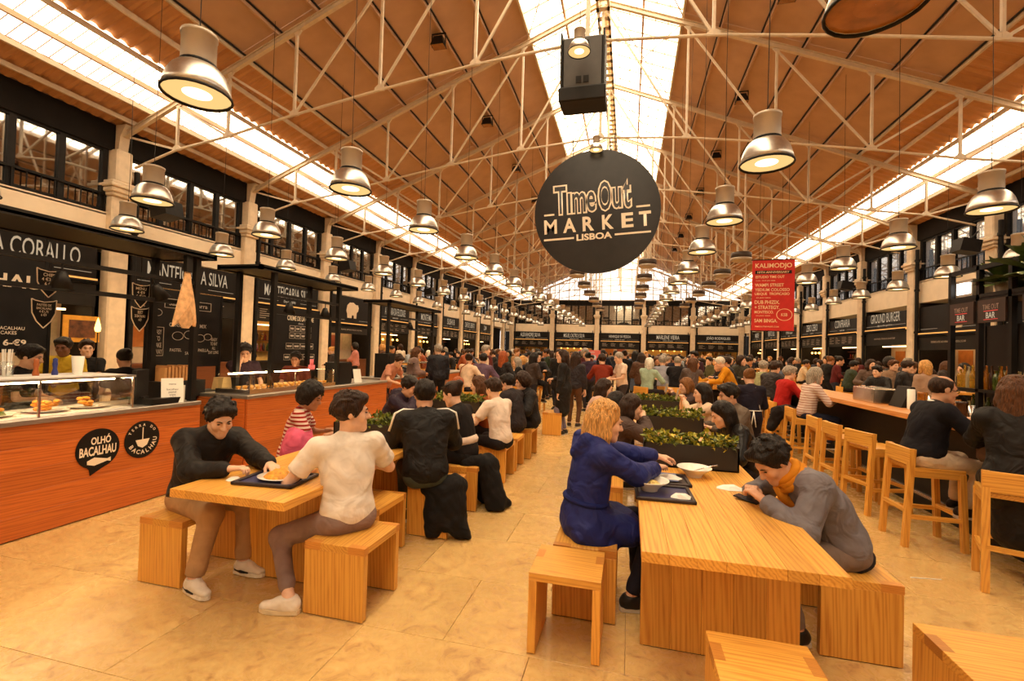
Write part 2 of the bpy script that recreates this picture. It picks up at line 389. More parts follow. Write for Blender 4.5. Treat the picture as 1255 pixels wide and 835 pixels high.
# gable window at the far end: real panes in a white lattice, sky beyond
gw = tag(MB().box(XL, XR, YB + .02, YB + .16, 6.3, 6.42).build('window_1', M_STEELW), kind='structure')
mbf = MB()
nx = 22
for k in range(nx + 1):
    x = XL + (XR - XL) * k / nx; t = zroof(x) - 0.25
    if t > 6.5: mbf.box(x - .03, x + .03, YB + .04, YB + .12, 6.4, t)
for zz in (7.3, 8.2, 9.1):
    hw = (10.2 - zz) / 0.41
    mbf.box(RC - hw, RC + hw, YB + .05, YB + .11, zz - .025, zz + .025)
for sd in (-1, 1): mbf.beam((RC, YB + .08, 10.2), (RC + sd * 9.4, YB + .08, 10.2 - .41 * 9.4), 0.12, 0.12)
mbf.build('lattice', M_STEELW, gw)
for k in range(nx):
    x0 = XL + (XR - XL) * k / nx; x1 = XL + (XR - XL) * (k + 1) / nx
    ta, tb = max(6.42, zroof(x0) - .3), max(6.42, zroof(x1) - .3)
    MB().add([(x0 + .02, YB + .09, 6.42), (x1 - .02, YB + .09, 6.42), (x1 - .02, YB + .09, tb), (x0 + .02, YB + .09, ta)], [(0, 1, 2, 3)]).build('pane', M_WINR, gw)

# first-floor windows between the columns
def window(idx, loc, rz, L, z0, z1, mg, n=4):
    wi = thing('window_%d' % idx, None, None, loc, rz); tag(wi, kind='structure')
    mb = MB(); h = L / 2
    mb.box(-h, h, .03, .13, z1 - .07, z1); mb.box(-h, h, .03, .13, z0, z0 + .07)
    for k in range(n + 1):
        x = -h + L * k / n; mb.box(x - .055, x + .055, .02, .14, z0, z1)
    mb.build('frame', M_BLACK, wi)
    for k in range(n):
        a, b = -h + L * k / n + .05, -h + L * (k + 1) / n - .05
        MB().box(a, b, .075, .085, z0 + .06, z1 - .06).build('pane', mg, wi)
    rl = MB(); rl.box(-h, h, -.02, .015, z0 + .36, z0 + .40)
    nb = int(L / 0.22)
    for k in range(nb + 1): x = -h + L * k / nb; rl.box(x - .008, x + .008, -.012, .008, z0, z0 + .37)
    rl.build('railing', M_BLACK, wi); return wi
wi_n = 1
for k in range(-2, 10):
    yc = Y0 + (k + .5) * S
    if yc > YB: break
    wi_n += 1; window(wi_n, (XL, yc, 0), PI / 2, S - .5, 4.36, 5.74, M_WIN)
    if k >= 0: wi_n += 1; window(wi_n, (XR, yc, 0), -PI / 2, S - .5, 4.36, 5.74, M_WINS)
BW = (XR - XL) / 5
for k in range(5): wi_n += 1; window(wi_n, (XL + (k + .5) * BW, YB, 0), 0, BW - .7, 4.16, 5.95, M_WIN, 5)

# columns: stone pilaster with flared capital, black down-pipe beside it
def column(label, loc, rz):
    t = thing('column', label, 'column', loc, rz, 'stone columns along the hall walls')
    sh = MB(); sh.bbox(-.20, .20, -.16, .12, 0, 4.72, .03); sh.build('shaft', M_STONE, t)
    cp = MB()
    for z0, z1, hw in ((4.72, 4.80, .23), (4.80, 4.90, .27), (4.90, 4.98, .31), (4.98, 5.05, .27)): cp.bbox(-hw, hw, -hw + .02, .12, z0, z1, .018)
    cp.build('capital', M_STONE, t)
    MB().bbox(-.17, .17, -.20, .12, 5.05, 5.75, .03).build('upper_block', M_STONE, t)
    br = MB(); br.prism([(-.12, 5.75), (.04, 5.75), (.04, 6.3), (-.30, 6.3), (-.16, 6.05)], -.10, .10, 0)
    br.build('bracket', M_STEELW, t)
    pp = MB(); pp.tube([(.32, -.12, 0.0), (.32, -.12, 5.4)], .055, 10)
    for z in (1.2, 2.6, 4.0, 5.0): pp.tube([(.32, -.12, z), (.32, -.12, z + .07)], .075, 10)
    pp.build('down_pipe', M_BLACK, t); return t
c0 = None
for k in range(-1, 10):
    y = Y0 + k * S
    if y > YB - .5: break
    lab = '%s stone column with flared capital on the left wall, counted from the front' % ORD[k + 1].replace('nearest', 'first')
    if c0 is None: c0 = column(lab, (XL, y, 0), PI / 2)
    else: dup(c0, (XL, y, 0), PI / 2, lab)
    if k >= 1: dup(c0, (XR, y, 0), -PI / 2, '%s stone column with flared capital on the right wall, counted from the front' % ORD[k - 1].replace('nearest', 'first'))
for k in range(6):
    dup(c0, (XL + k * BW + (0.25 if k == 0 else -.25 if k == 5 else 0), YB, 0), 0, '%s stone column from the left on the far end wall' % ORD[k].replace('nearest', 'first'))

# trusses: rafter, sagging tie, posts and diagonals, each its own part
TN = [(9.72, 5.36, 6.36), (8.6, 5.68, 6.84), (7.3, 5.86, 7.38), (5.72, 6.16, 8.02), (3.86, 6.46, 8.78), (1.98, 6.72, 9.54), (0.0, 6.88, 10.32)]  # offset, tie z, rafter z
def truss():
    t = thing('roof_truss', 'x', 'truss', (RC, 0, 0), 0, 'cream steel roof trusses')
    for sd in (-1, 1):
        rf = MB(); a, b = (sd * 10.15, 0, zroof(RC + 10.15) - .17), (0, 0, zroof(RC) - .17)
        rf.beam(a, b, .085, .016)
        rf.beam((a[0], 0, a[2] - .11), (0, 0, b[2] - .11), .085, .016); rf.beam((a[0], 0, a[2] - .055), (0, 0, b[2] - .055), .016, .11)
        rf.build('rafter', M_STEELW, t)
        tie = MB().tube([(sd * u, 0, z) for u, z, _ in TN], .026, 8)
        tie.build('tie_rod', M_STEELW, t)
        for k, (u, zt, zr) in enumerate(TN):
            if u == 0 and sd < 0: continue
            if k == 0: continue
            r_ = zroof(RC + u) - .28
            MB().beam((sd * u, 0, zt), (sd * u, 0, r_), .045, .05).build('post', M_STEELW, t)
            MB().prism([(sd * u - .10, zt - .02), (sd * u + .10, zt - .02), (sd * u + .10, zt + .04), (sd * u + .035, zt + .09), (sd * u - .035, zt + .09), (sd * u - .10, zt + .04)], -.02, .02, 1).build('gusset_plate', M_STEELW, t)
            MB().prism([(sd * u - .10, r_ + .01), (sd * u + .10, r_ + .01), (sd * u + .03, r_ - .08), (sd * u - .03, r_ - .08)], -.02, .02, 1).build('gusset_plate', M_STEELW, t)
        for (ua, ta, ub) in ((8.6, 'r', 7.3), (7.3, 'r', 5.72), (5.72, 't', 3.86), (3.86, 't', 1.98), (1.98, 't', 0.0), (9.72, 'x', 8.6)):
            A = [n for n in TN if n[0] == ua][0]; B = [n for n in TN if n[0] == ub][0]
            ra, rb = zroof(RC + ua) - .33, zroof(RC + ub) - .33
            p, q = ((ua, ra), (ub, B[1])) if ta == 'r' else (((ua, A[1]), (ub, rb)) if ta == 't' else ((9.9, 6.05), (ub, B[1])))
            MB().beam((sd * p[0], 0, p[1]), (sd * q[0], 0, q[1]), .035, .042).build('diagonal', M_STEELW, t)
    MB().beam((0, -0.01, 6.88), (0, -.01, 10.2), .07, .07).build('king_post', M_STEELW, t)
    return t
t0 = truss(); t0.location.y = Y0; t0['label'] = 'cream steel roof truss nearest the camera, above the hanging loudspeaker'
for k in range(1, 10):
    if Y0 + k * S < YB - 1: dup(t0, (RC, Y0 + k * S, 0), 0, '%s cream steel roof truss counted from the camera' % ORD[k])
# wind bracing rods under the ridge glazing
for k in range(0, 8):
    ya, yb = Y0 + k * S, Y0 + (k + 1) * S
    for sd in (-1, 1):
        n_tr += 1
        mb = MB(); mb.tube([(RC + sd * .1, ya, 10.2), (RC + sd * 1.9, yb, 9.5)], .014, 6); mb.tube([(RC + sd * 1.9, ya, 9.5), (RC + sd * .1, yb, 10.2)], .014, 6)
        struct('trim_%d' % n_tr, mb, M_STEELW)
# ------------------------------------------------------------------ stall fronts along the walls
M_YEL = plain('warm_yellow_stall_wall', lin((224, 178, 96)), 0.6, var=0.08)
M_TILEW = plain('pale_stall_wall', lin((214, 186, 150)), 0.6, var=0.06)
M_DKWOOD = wood('dark_counter_wood', lin((120, 66, 32)), lin((70, 36, 16)), 0)
M_GOLDL = emis('hanging_bulb_glow', (1.0, 0.50, 0.10), 9.0)
M_SLATE = plain('slate_menu_board', (0.012, 0.010, 0.009), 0.55, var=0.25, nscale=5, spec=.25)
M_CHALK = plain('chalk_lettering', lin((196, 182, 166)), 0.9, var=0.1)
BOTC = [plain('bottle_%s' % n, lin(c), 0.12, var=0.1, trans=0.0 if n == 'dark' else 0.65) for n, c in (('amber', (190, 120, 30)), ('green', (90, 110, 40)), ('clear', (214, 200, 160)), ('dark', (50, 26, 14)), ('gold', (220, 170, 60)), ('red', (150, 40, 24)))]
def bottle_mesh(h=0.28, r=0.036, neck=0.35):
    return MB().lathe([(r * .9, 0), (r, .01), (r, h * (1 - neck) - .02), (r * .8, h * (1 - neck) + .02), (r * .38, h * .82), (r * .36, h * .97), (r * .42, h * .975), (r * .42, h), (.001, h)], 10).mesh('bottle', True)
def stall(label, loc, rz, L, text, sub='', style=0, tagline='', zs=(2.90, 3.58), menu=(2.30, 2.76), group=None, lit=M_LETLIT, tw=None):
    t = thing('stall_front', label, 'stall', loc, rz, 'stall fronts around the hall')
    h = L / 2
    MB().box(-h, h, -.06, .0, zs[0], zs[1]).build('sign_panel', M_BOARD, t)
    if text:
        tw = (tw or min(L * .78, .16 * len(text) + .25)) * .9
        letters(text, tw, .35, lit, t, (0, -.066, zs[0] + .40), .003)
    if sub:
        letters(sub, min(L * .4, .055 * len(sub)), .08, lit, t, (0, -.066, zs[0] + .11), .01)
    MB().box(-h + .1, -h * .36, -.068, -.06, zs[0] + .10, zs[0] + .108).box(h * .36, h - .1, -.068, -.06, zs[0] + .10, zs[0] + .108).build('rule_line', lit, t)
    MB().box(-h, h, -.10, -.005, zs[0] - .10, zs[0] - .02).build('light_strip', M_STRIP, t)
    MB().box(-h, h, -.14, .02, zs[0] - .13, zs[0] - .10).box(-h, h, -.14, -.11, zs[0] - .12, zs[0] - .06).build('light_trough', M_BOARD, t)
    mp = MB().box(-h, h, -.07, -.01, menu[0], menu[1]).build('menu_panel', M_SLATE, t)
    if tagline:
        letters(tagline, min(L * .8, .05 * len(tagline)), .06, M_CHALK, t, (0, -.075, (menu[0] + menu[1]) / 2))
    else:
        mm = MB()
        for k in range(4):
            x0 = -h + .15 + k * (L - .3) / 4
            for q in range(5):
                wd = random.uniform(.3, .8) * (L - .5) / 4; mm.box(x0, x0 + wd, -.075, -.07, menu[1] - .09 - q * .065, menu[1] - .075 - q * .065)
        mm.build('menu_lettering', M_CHALK, t)
    wallm = [M_YEL, M_TILEW, M_DARKWALL, M_YEL][style % 4]
    MB().box(-h, h, .82, .86, 0, 2.6).build('back_panel', wallm, t)
    MB().box(-h - .0, -h + .05, -.05, .86, 0, 3.6).build('jamb', M_BLACK, t)
    MB().box(h - .05, h, -.05, .86, 0, 3.6).build('jamb', M_BLACK, t)
    MB().box(-h + .2, h - .2, .45, .52, 2.2, 2.24).build('strip_lamp', M_STRIPW, t)
    MB().box(-h + .05, h - .05, -.02, .42, 0, 1.02).box(-h + .05, h - .05, -.06, .46, 1.02, 1.07).build('counter', M_DKWOOD if style % 2 else M_BLACK, t)
    if style % 4 in (0, 2):
        sh = MB()
        for z in (1.35, 1.7, 2.02): sh.box(-h + .3, h - .3, .62, .82, z, z + .025)
        sh.build('shelf', M_DKWOOD, t)
        its = MB(); 
        for z in (1.375, 1.725):
            x = -h + .4
            while x < h - .45:
                its.cur = random.randrange(6); r = random.uniform(.03, .06); its.lathe([(r, 0), (r, random.uniform(.12, .2)), (r * .4, .22), (r * .4, .26), (.001, .26)], 8, (x, .72, z)); x += random.uniform(.11, .26)
        tag(its.build('shelf_jars', BOTC, t, True), kind='stuff')
    if style % 4 == 1:
        for k in range(3): MB().box(-h + .4 + k * L * .3, -h + .4 + k * L * .3 + L * .22, .80, .82, 1.45, 2.05).build('wall_poster', plain('poster_%d' % k, lin([(200, 120, 50), (170, 90, 60), (210, 190, 150)][k]), .6), t)
    if style % 4 == 3:
        for k in range(5):
            x = -h + .5 + k * (L - 1) / 4
            b = MB().tube([(x, .3, 2.25), (x, .3, 2.02)], .004, 4).build('pendant_cord', M_BLACK, t)
            MB().ball((x, .3, 1.97), .05, 10, 6).build('bulb', M_GOLDL, b)
    return t
LN = [('DENEGRO', 'cafe', 1), ('CLAUDIA CORALLO', 'chocolate artesanal', 1), ('MANTEIGARIA SILVA', 'Desde 1890', 1), ('MANTEIGARIA SILVA', 'Desde 1890', 0), ('', '', 1), ('A PADARIA DA FELICIDADE', 'desde 2010', 3), ('MONTE MAR', 'marisco e peixe', 3), ('SUSHI B', 'japones', 2), ('CAFE DE S. BENTO', 'bifes', 3), ('ZUM', 'bar', 1)]
LL = ['dark stall front at the near end of the left wall', 'chocolate stall front with cream lettering behind the first kiosk',
      'black stall front with lit cream lettering behind the dried fish', 'black stall front with lit lettering above the pastry menu board', 'stall front with a pale pig emblem on black',
      'stall front with long lettering just past the pig emblem', 'stall front with glowing bulbs, second past the pig emblem', 'stall front third past the pig emblem on the left wall', 'stall front fourth past the pig emblem, with glowing bulbs', 'last small stall front on the left wall, at the far corner']
for k, (tx, sb, st) in enumerate(LN):
    yc = Y0 + (k - 2 + .5) * S
    stl = stall(LL[k], (XL, yc, 0), PI / 2, S - .75, tx, sb, st, tagline=('PORCO, LEITAO E PREGOS NO PAO' if k == 4 else '"100% ORIGINAL"  CACAU E CAFE' if k == 1 else ''), zs=(2.55, 3.58) if k == 4 else (2.90, 3.58), menu=(2.1, 2.42) if k == 4 else (2.30, 2.76), tw=2.5 if k in (1, 2, 3) else None)
    if k == 4:   # pig emblem
        P = MB(); P.prism([(-.42, 3.02), (-.36, 3.24), (-.20, 3.36), (.05, 3.38), (.22, 3.30), (.38, 3.30), (.44, 3.18), (.40, 3.05), (.30, 2.98), (.28, 2.74), (.12, 2.74), (.10, 2.86), (-.04, 2.86), (-.06, 2.74), (-.34, 2.74), (-.36, 2.90)], -.075, -.062, 1)
        P.build('pig_emblem', M_LET, stl)
RN = [(1, '', 1, 'plain dark stall front with a pale figure emblem behind the bar'), (2, '', 1, 'dark stall front with a pale wave emblem, left of the bar shelf frame'), (3, 'GROUND BURGER', 1, 'stall front with tall cream lettering, next past the wave emblem'), (4, 'CONFRARIA', 2, 'stall front second past the wave emblem on the right wall'), (5, 'ZERO ZERO', 3, 'stall front third past the wave emblem, with glowing bulbs'), (6, 'TAKI ZU', 0, 'stall front fourth past the wave emblem, with stocked shelves'), (7, 'VENTO SUL', 1, 'stall front fifth past the wave emblem on the right wall'), (8, 'MADRE', 3, 'farthest stall front on the right wall')]
for k, tx, st, lb in RN:
    stl = stall(lb, (XR, Y0 + (k + .5) * S, 0), -PI / 2, S - .7, tx, {3: '@groundburgerlisboa', 4: 'sushi bar', 5: 'pizzeria'}.get(k, 'lisboa' if tx else ''), st, tagline={1: 'ESPERE ATE SER CHAMADO', 2: 'ESPERE ATE AO SINAL PARA COLOCAR', 3: 'HANDMADE 100% BLACK ANGUS BEEF'}.get(k, ''), zs=(2.62, 3.45) if k in (1, 2) else (2.88, 3.45), menu=(2.05, 2.55) if k in (1, 2) else (2.25, 2.74))
    if k in (1, 2):
        P = MB(); P.prism([(.35, 2.7), (.45, 3.0), (.33, 3.2), (.42, 3.38), (.62, 3.40), (.60, 3.2), (.70, 3.0), (.60, 2.7)], -.075, -.062, 1); P.build('wave_emblem', M_LET, stl)
BN = [('ALEXANDRE SILVA', 0, 'first far stall front from the left on the end wall'), ('MIGUEL CASTRO E SILVA', 3, 'second far stall front from the left on the end wall'), ('HENRIQUE S\u00c1 PESSOA', 1, 'middle one of the five far stall fronts on the end wall'), ('MARLENE VIEIRA', 3, 'fourth far stall front from the left on the end wall'), ('JO\u00c3O RODRIGUES', 0, 'rightmost far stall front on the end wall')]
for k, (tx, st, lb) in enumerate(BN):
    stall(lb, (XL + (k + .5) * BW, YB, 0), 0, BW - .7, tx, 'cozinha de autor', st, zs=(2.74, 3.42), menu=(2.0, 2.6), tw=2.1)

# ------------------------------------------------------------------ pendant lamps
M_OFFG = plain('unlit_amber_diffuser', lin((150, 96, 40)), .25, var=.3)
M_DIFF = emis('lamp_diffuser_glow', (1.0, 0.62, 0.22), LAMP_E * 0.14)
M_BULB = emis('lamp_bulb_glow', (1.0, 0.76, 0.42), LAMP_E * .5)
LIGHTS = {}
def pendant(label, loc, top, sc=1.0, group='industrial pendant lamps', off=False):
    t = thing('pendant_lamp', label, 'lamp', loc, 0, group)
    q = lambda L: [(r * sc, z * sc) for r, z in L]
    MB().lathe(q([(.001, .53), (.125, .53), (.137, .525), (.137, .495), (.130, .492), (.130, .275), (.128, .27)]), 20).build('housing', M_LBODY, t, True)
    MB().lathe(q([(.128, .275), (.137, .274), (.137, .255), (.128, .252)]), 20).build('collar', M_BLACK, t, True)
    MB().lathe(q([(.120, .258), (.160, .240), (.198, .200), (.228, .140), (.248, .07), (.258, .012), (.252, .012), (.242, .07), (.222, .135), (.192, .192), (.155, .230), (.12, .245)]), 24).build('reflector', M_ALU, t, True)
    MB().lathe(q([(.256, .014), (.266, .014), (.268, .0), (.262, -.008), (.252, -.004), (.25, .012)]), 24).build('rim', M_BLACK, t, True)
    MB().lathe(q([(.249, .016), (.11, .018)]), 24).build('diffuser', M_OFFG if off else M_DIFF, t)
    MB().lathe(q([(.112, .0181), (.001, .020)]), 20).build('bulb', M_OFFG if off else M_BULB, t)
    if not off and sc == 1.0:
        ld = LIGHTS.get('pendant')
        if ld is None:
            ld = bpy.data.lights.new('pendant_light', 'SPOT'); ld.energy = 90; ld.color = (1.0, .66, .30); ld.spot_size = math.radians(146); ld.spot_blend = .6; ld.shadow_soft_size = .11; LIGHTS['pendant'] = ld
        lo = bpy.data.objects.new('lamp_light', ld); COL.objects.link(lo); lo.parent = t; lo.location = (0, 0, -.02)
    cb = MB(); cb.tube([(0, 0, .53 * sc), (0, 0, .58 * sc)], .012, 6); L = top - loc[2]
    cb.tube([(0, 0, .55 * sc), (.01, 0, L * .4), (0, .01, L * .75), (0, 0, L)], .0045, 4); cb.build('cable', M_BLACK, t)
    return t
ROWS = [(-9.4, 'row along the left wall'), (-6.88, 'row over the left stalls'), (-3.58, 'row over the left tables'), (1.36, 'row over the right tables'), (4.69, 'row over the bar'), (7.35, 'row along the right wall')]
for rx, rn in ROWS:
    first = None; i = 0
    for k in range(0, 17):
        y = 3.14 + 2.25 * k if abs(rx) < 7 else 4.75 + 2.15 * k
        if y > 39 or (rx > 4 and y < 7) or (rx > 7 and y < 11) or (rx == -6.88 and y < 4): continue
        lb = '%s pendant lamp from the camera in the %s' % (ORD[i], rn); i += 1
        z = 3.70 + random.uniform(-.03, .03)
        if rx == 1.36 and i == 1: pendant('unlit pendant lamp cropped by the top edge of the picture', (rx, y, z), zroof(rx) + .03, off=True); continue
        if first is None: first = pendant(lb, (rx, y, z), zroof(rx) + .03)
        else: dup(first, (rx, y, z), random.uniform(0, 6), lb)
pendant('small pendant lamp hanging in front of the loudspeaker', (-0.80, 6.7, 5.98), 10.1, .62, 'small ridge lamps')
pendant('small pendant lamp just above the round sign', (-0.86, 11.1, 6.42), 10.1, .62, 'small ridge lamps')

# floodlights on the ceiling boards
def flood(label, loc, side, group='floodlights under the ceiling boards'):
    t = thing('floodlight', label, 'floodlight', loc, 0, group)
    MB().add([(-.16, -.12, 0), (.16, -.12, 0), (.16, .12, 0), (-.16, .12, 0), (-.10, -.06, .22), (.10, -.06, .22), (.10, .06, .22), (-.10, .06, .22)], [(0, 3, 2, 1), (4, 5, 6, 7), (0, 1, 5, 4), (1, 2, 6, 5), (2, 3, 7, 6), (3, 0, 4, 7)]).build('housing', M_BLACK, t)
    MB().box(-.145, .145, -.105, .105, -.006, -.001).build('lens', plain('amber_lens', lin((150, 100, 50)), .2), t)
    MB().box(-.17, -.155, -.02, .02, 0, .30).box(.155, .17, -.02, .02, 0, .30).box(-.17, .17, -.02, .02, .29, .305).build('bracket', M_BLACK, t)
    t.rotation_euler = (0, 0, 0); return t
f0 = None
for side, nm in ((-1, 'left'), (1, 'right')):
    for k in range(7):
        y = 9.9 + 3.85 * k; x = RC + side * 3.62; lb = '%s black floodlight from the camera under the %s roof slope' % (ORD[k], nm)
        if f0 is None: f0 = flood(lb, (x, y, zroof(x) - .38), side)
        else: dup(f0, (x, y, zroof(x) - .38), 0, lb)

# ------------------------------------------------------------------ round market sign
ds = thing('round_sign', 'large round black hanging sign with cream lettering', 'sign', (-0.84, 11.30, 5.02), 0)
R = 1.485
mb = MB(); nn = 72
for y in (-.04, .04):
    mb.v += [(R * math.cos(2 * PI * k / nn), y, R * math.sin(2 * PI * k / nn)) for k in range(nn)]
mb.f = [tuple(range(nn)), tuple(range(2 * nn - 1, nn - 1, -1))] + [(k, nn + k, nn + (k + 1) % nn, (k + 1) % nn) for k in range(nn)]; mb.mi = [0] * len(mb.f)
mb.build('disc', plain('black_vinyl', (0.013, 0.010, 0.009), 0.34, var=0.25, nscale=5, spec=.35), ds)
Yt = -.05
def put(sx, txt, wd, ht, x, z, bold, m, y=Yt): return letters(txt, wd, ht, m, ds, (x, y, z), bold)
M_DISCBLK = plain('black_vinyl_inner', (0.02, 0.016, 0.015), 0.35)
def outline_word(chars, x0, z, gap):
    x = x0
    for c, wd, ht, dz in chars:
        if c == ' ':
            MB().box(x - .015, x + wd + .015, Yt - .001, Yt, z + dz - .28, z + dz + .27).build('lettering', M_LET, ds); MB().box(x + .02, x + wd - .02, Yt - .005, Yt - .004, z + dz - .245, z + dz + .235).build('lettering', M_DISCBLK, ds); x += wd + gap; continue
        put(0, c, wd + .045, ht + .045, x + wd / 2, z + dz, .055, M_LET); put(0, c, wd - .03, ht - .03, x + wd / 2, z + dz, .012, M_DISCBLK, Yt - .004)
        x += wd + gap
outline_word([('T', .30, .70, .0), (' ', .10, .52, -.09), ('m', .34, .50, -.10), ('e', .22, .50, -.10)], -.99, .345, .012)
outline_word([('O', .30, .72, .0), ('u', .22, .50, -.08), ('t', .19, .68, .0)], .07, .345, .02)
for c, x in zip('MARKET', (-1.10, -.64, -.19, .27, .72, 1.12)): put(0, c, .27 if c not in 'MA' else .31, .35, x, -.285, .016 if c == 'M' else .03, M_LET)
put(0, 'LISBOA', .84, .16, -.06, -.60, .035, M_LET)
mb = MB()
for x0, x1, z in ((-1.25, -1.0, .01), (.93, 1.24, .01), (-1.27, -.54, -.60), (.42, 1.24, -.60)): mb.box(x0, x1, Yt - .004, Yt + .004, z - .022, z + .022)
mb.build('rule_line', M_LET, ds)
ds.rotation_euler = (0, math.radians(-3.3), 0)
mb = MB(); mb.tube([(-.5, 0, 1.38), (-.5, .1, 1.86)], .01, 6); mb.tube([(.5, 0, 1.38), (.5, .1, 1.86)], .01, 6); mb.build('hanging_cable', M_BLACK, ds)

# loudspeaker hung from the nearest truss
sp = thing('loudspeaker', 'big black loudspeaker box hung under the nearest truss', 'speaker', (-0.80, 7.45, 5.62), 0)
sp.rotation_euler = (math.radians(6), 0, 0)
MB().bbox(-.31, .31, -.22, .30, 0.02, .92, .02).build('cabinet', plain('dark_grey_cabinet', (0.05, 0.042, 0.036), .5), sp)
MB().box(-.34, -.31, -.26, .30, .0, .98).box(.31, .34, -.26, .30, .0, .98).build('side_frame', M_BLACK, sp)
MB().bbox(-.36, .36, -.30, .28, -.06, .16, .02).build('grille', M_BLACK, sp)
mb = MB()
for z in (.28, .80): mb.box(-.10, -.015, -.232, -.222, z - .05, z + .05).box(.015, .10, -.232, -.222, z - .05, z + .05)
mb.build('rigging_pocket', M_BLACK, sp)
MB().tube([(-.3, .1, .9), (-.3, .50, 1.22)], .012, 6).tube([(.3, .1, .9), (.3, .50, 1.22)], .012, 6).build('chain', M_BLACK, sp)
# wall loudspeakers on brackets
def wspk(label, loc, rz, group='small wall loudspeakers'):
    t = thing('wall_speaker', label, 'speaker', loc, rz, group)
    MB().prism([(-.24, -.10), (.20, -.18), (.26, .14), (-.16, .24)], -.22, .22, 0).build('cabinet', M_BLACK, t)
    MB().tube([(0, .05, .15), (0, .28, .42)], .02, 6).build('bracket', M_BLACK, t); return t
ws = wspk('black wall loudspeaker above the bar shelves on the right wall', (XR - .75, 15.0, 4.75), -PI / 2)
dup(ws, (XR - .75, 22.2, 4.7), -PI / 2, 'small black wall loudspeaker farther along the right wall')
for k, lb in enumerate(('black wall loudspeaker beside the second left column', 'black wall loudspeaker beside the third left column', 'black wall loudspeaker beside the fifth left column')):
    dup(ws, (XL + .75, Y0 + [0.15, 2.1, 4.15][k] * S, 4.55), PI / 2, lb)

# drum heaters hung in rows from the far trusses
def heater(label, loc, group='round drum heaters'):
    t = thing('drum_heater', label, 'heater', loc, 0, group)
    MB().lathe([(.001, .32), (.31, .30), (.33, .28), (.33, .12), (.31, .11)], 20).build('drum', plain('dark_brown_drum', (0.05, 0.03, 0.02), .5), t, True)
    MB().lathe([(.33, .11), (.35, .10), (.32, .02), (.26, .0), (.001, .0)], 20).build('lower_ring', M_LBODY, t, True)
    MB().tube([(.1, 0, .30), (.1, 0, zroof(loc[0] + .1) - loc[2] - .014)], .035, 8).tube([(-.12, 0, .30), (-.12, 0, .6), (-.26, 0, .7), (-.26, 0, 1.9)], .035, 8).build('flue_pipe', M_STEELW, t); return t
for rx, nm in ((-5.9, 'far left'), (-2.3, 'left of the walkway'), (.62, 'right of the walkway'), (3.7, 'far right')):
    for k in range(6):
        y = {-5.9: 23.3, -2.3: 20.8, .62: 18.6, 3.7: 17.6}[rx] + 3.4 * k
        if y > 38: continue
        lb = '%s drum heater from the camera in the %s heater row' % (ORD[k], nm); z = 4.95 if rx < 4 or k else 5.0
        if k == 0: h0 = heater(lb, (rx, y, z))
        else: dup(h0, (rx, y, z), 0, lb)

# red festival banner
bn = thing('hanging_banner', 'red hanging festival banner with cream lettering', 'banner', (3.07, 11.46, 2.25), 0); bn.scale = (.955, 1, .955)
bn.rotation_euler = (0, 0, math.radians(-4))
M_RED = plain('red_banner_cloth', lin((196, 34, 24)), .7, var=.08)
MB().box(-.44, .44, -.006, .006, 0, 1.64).build('cloth', M_RED, bn)
MB().tube([(-.46, 0, 1.65), (.46, 0, 1.65)], .012, 6).tube([(-.46, 0, -.01), (.46, 0, -.01)], .012, 6).tube([(-.3, 0, 1.65), (-.3, 0, 4.42)], .004, 4).tube([(.3, 0, 1.65), (.3, 0, 4.40)], .004, 4).build('rod', M_BLACK, bn)
MB().box(-.38, .38, -.009, -.006, 1.32, 1.40).build('black_bar', M_BLACK, bn)
for s_, wd, ht, x, z in (('KALIMODJO', .76, .14, 0, 1.50), ('10TH ANNIVERSARY', .66, .05, 0, 1.36), ('ESTUDIO TIME OUT', .60, .06, -.07, 1.25), ('15:00 - 23:59 JAN 2024', .4, .03, -.16, 1.16), ('WAMPI STREET', .60, .075, -.08, 1.06), ('YEDIUM COLOSSO', .72, .07, -.02, .95), ('UBIQUE  TROPICASIO', .72, .07, -.02, .85), ('23 JAN 2024', .3, .03, -.2, .76), ('DUB PHIZIX.', .52, .085, -.12, .66), ('+ STRATEGY.', .52, .085, -.12, .54), ('MONTESCO.', .40, .065, -.18, .43), ('24 JAN 2024', .3, .03, -.2, .34), ('SAM BINGA.', .48, .085, -.14, .23), ('TIMEOUTMARKET.COM', .5, .03, -.12, .09), ('KSB', .13, .07, .24, .37)):
    letters(s_, wd, ht, M_BOARD if 'ANNIV' in s_ and False else plain('banner_cream', lin((236, 196, 150)), .7), bn, (x, -.011, z), .02)
mb = MB(); mb.v = []; nn = 28
for r in (.165, .15): mb.v += [(.24 + r * math.cos(2 * PI * k / nn), -.0105, .37 + .85 * r * math.sin(2 * PI * k / nn)) for k in range(nn)]
mb.f = [(k, (k + 1) % nn, nn + (k + 1) % nn, nn + k) for k in range(nn)]; mb.mi = [0] * nn
mb.build('ring_emblem', MATS['banner_cream'], bn)
# ------------------------------------------------------------------ low tables, benches and stools
def table(label, x0, x1, y0, y1, group='long low pine tables'):
    t = thing('dining_table', label, 'table', ((x0 + x1) / 2, (y0 + y1) / 2, 0), 0, group)
    hx, hy = (x1 - x0) / 2, (y1 - y0) / 2; n = 7
    for k in range(n):
        a = -hx + 2 * hx * k / n; b = -hx + 2 * hx * (k + 1) / n
        me = MB().bbox(-(b - a) / 2 + .0004, (b - a) / 2 - .0004, -hy, hy, .69, .74, .0015)
        me.build('top_plank', W_PY, t, loc=((a + b) / 2, 0, 0))
    for sd in (-1, 1):
        for k in range(5):
            a = -hx + .02 + (2 * hx - .04) * k / 5; b = a + (2 * hx - .04) / 5
            MB().bbox(a + .0005, b - .0005, -.03, .03, .005, .69, .0015).build('end_panel_plank', W_PZ, t, loc=(0, sd * (hy - .56), 0))
        MB().box(-hx + .04, hx - .04, -.025, .025, 0, .006).build('foot_strip', M_BLACK, t, loc=(0, sd * (hy - .56), 0))
    return t
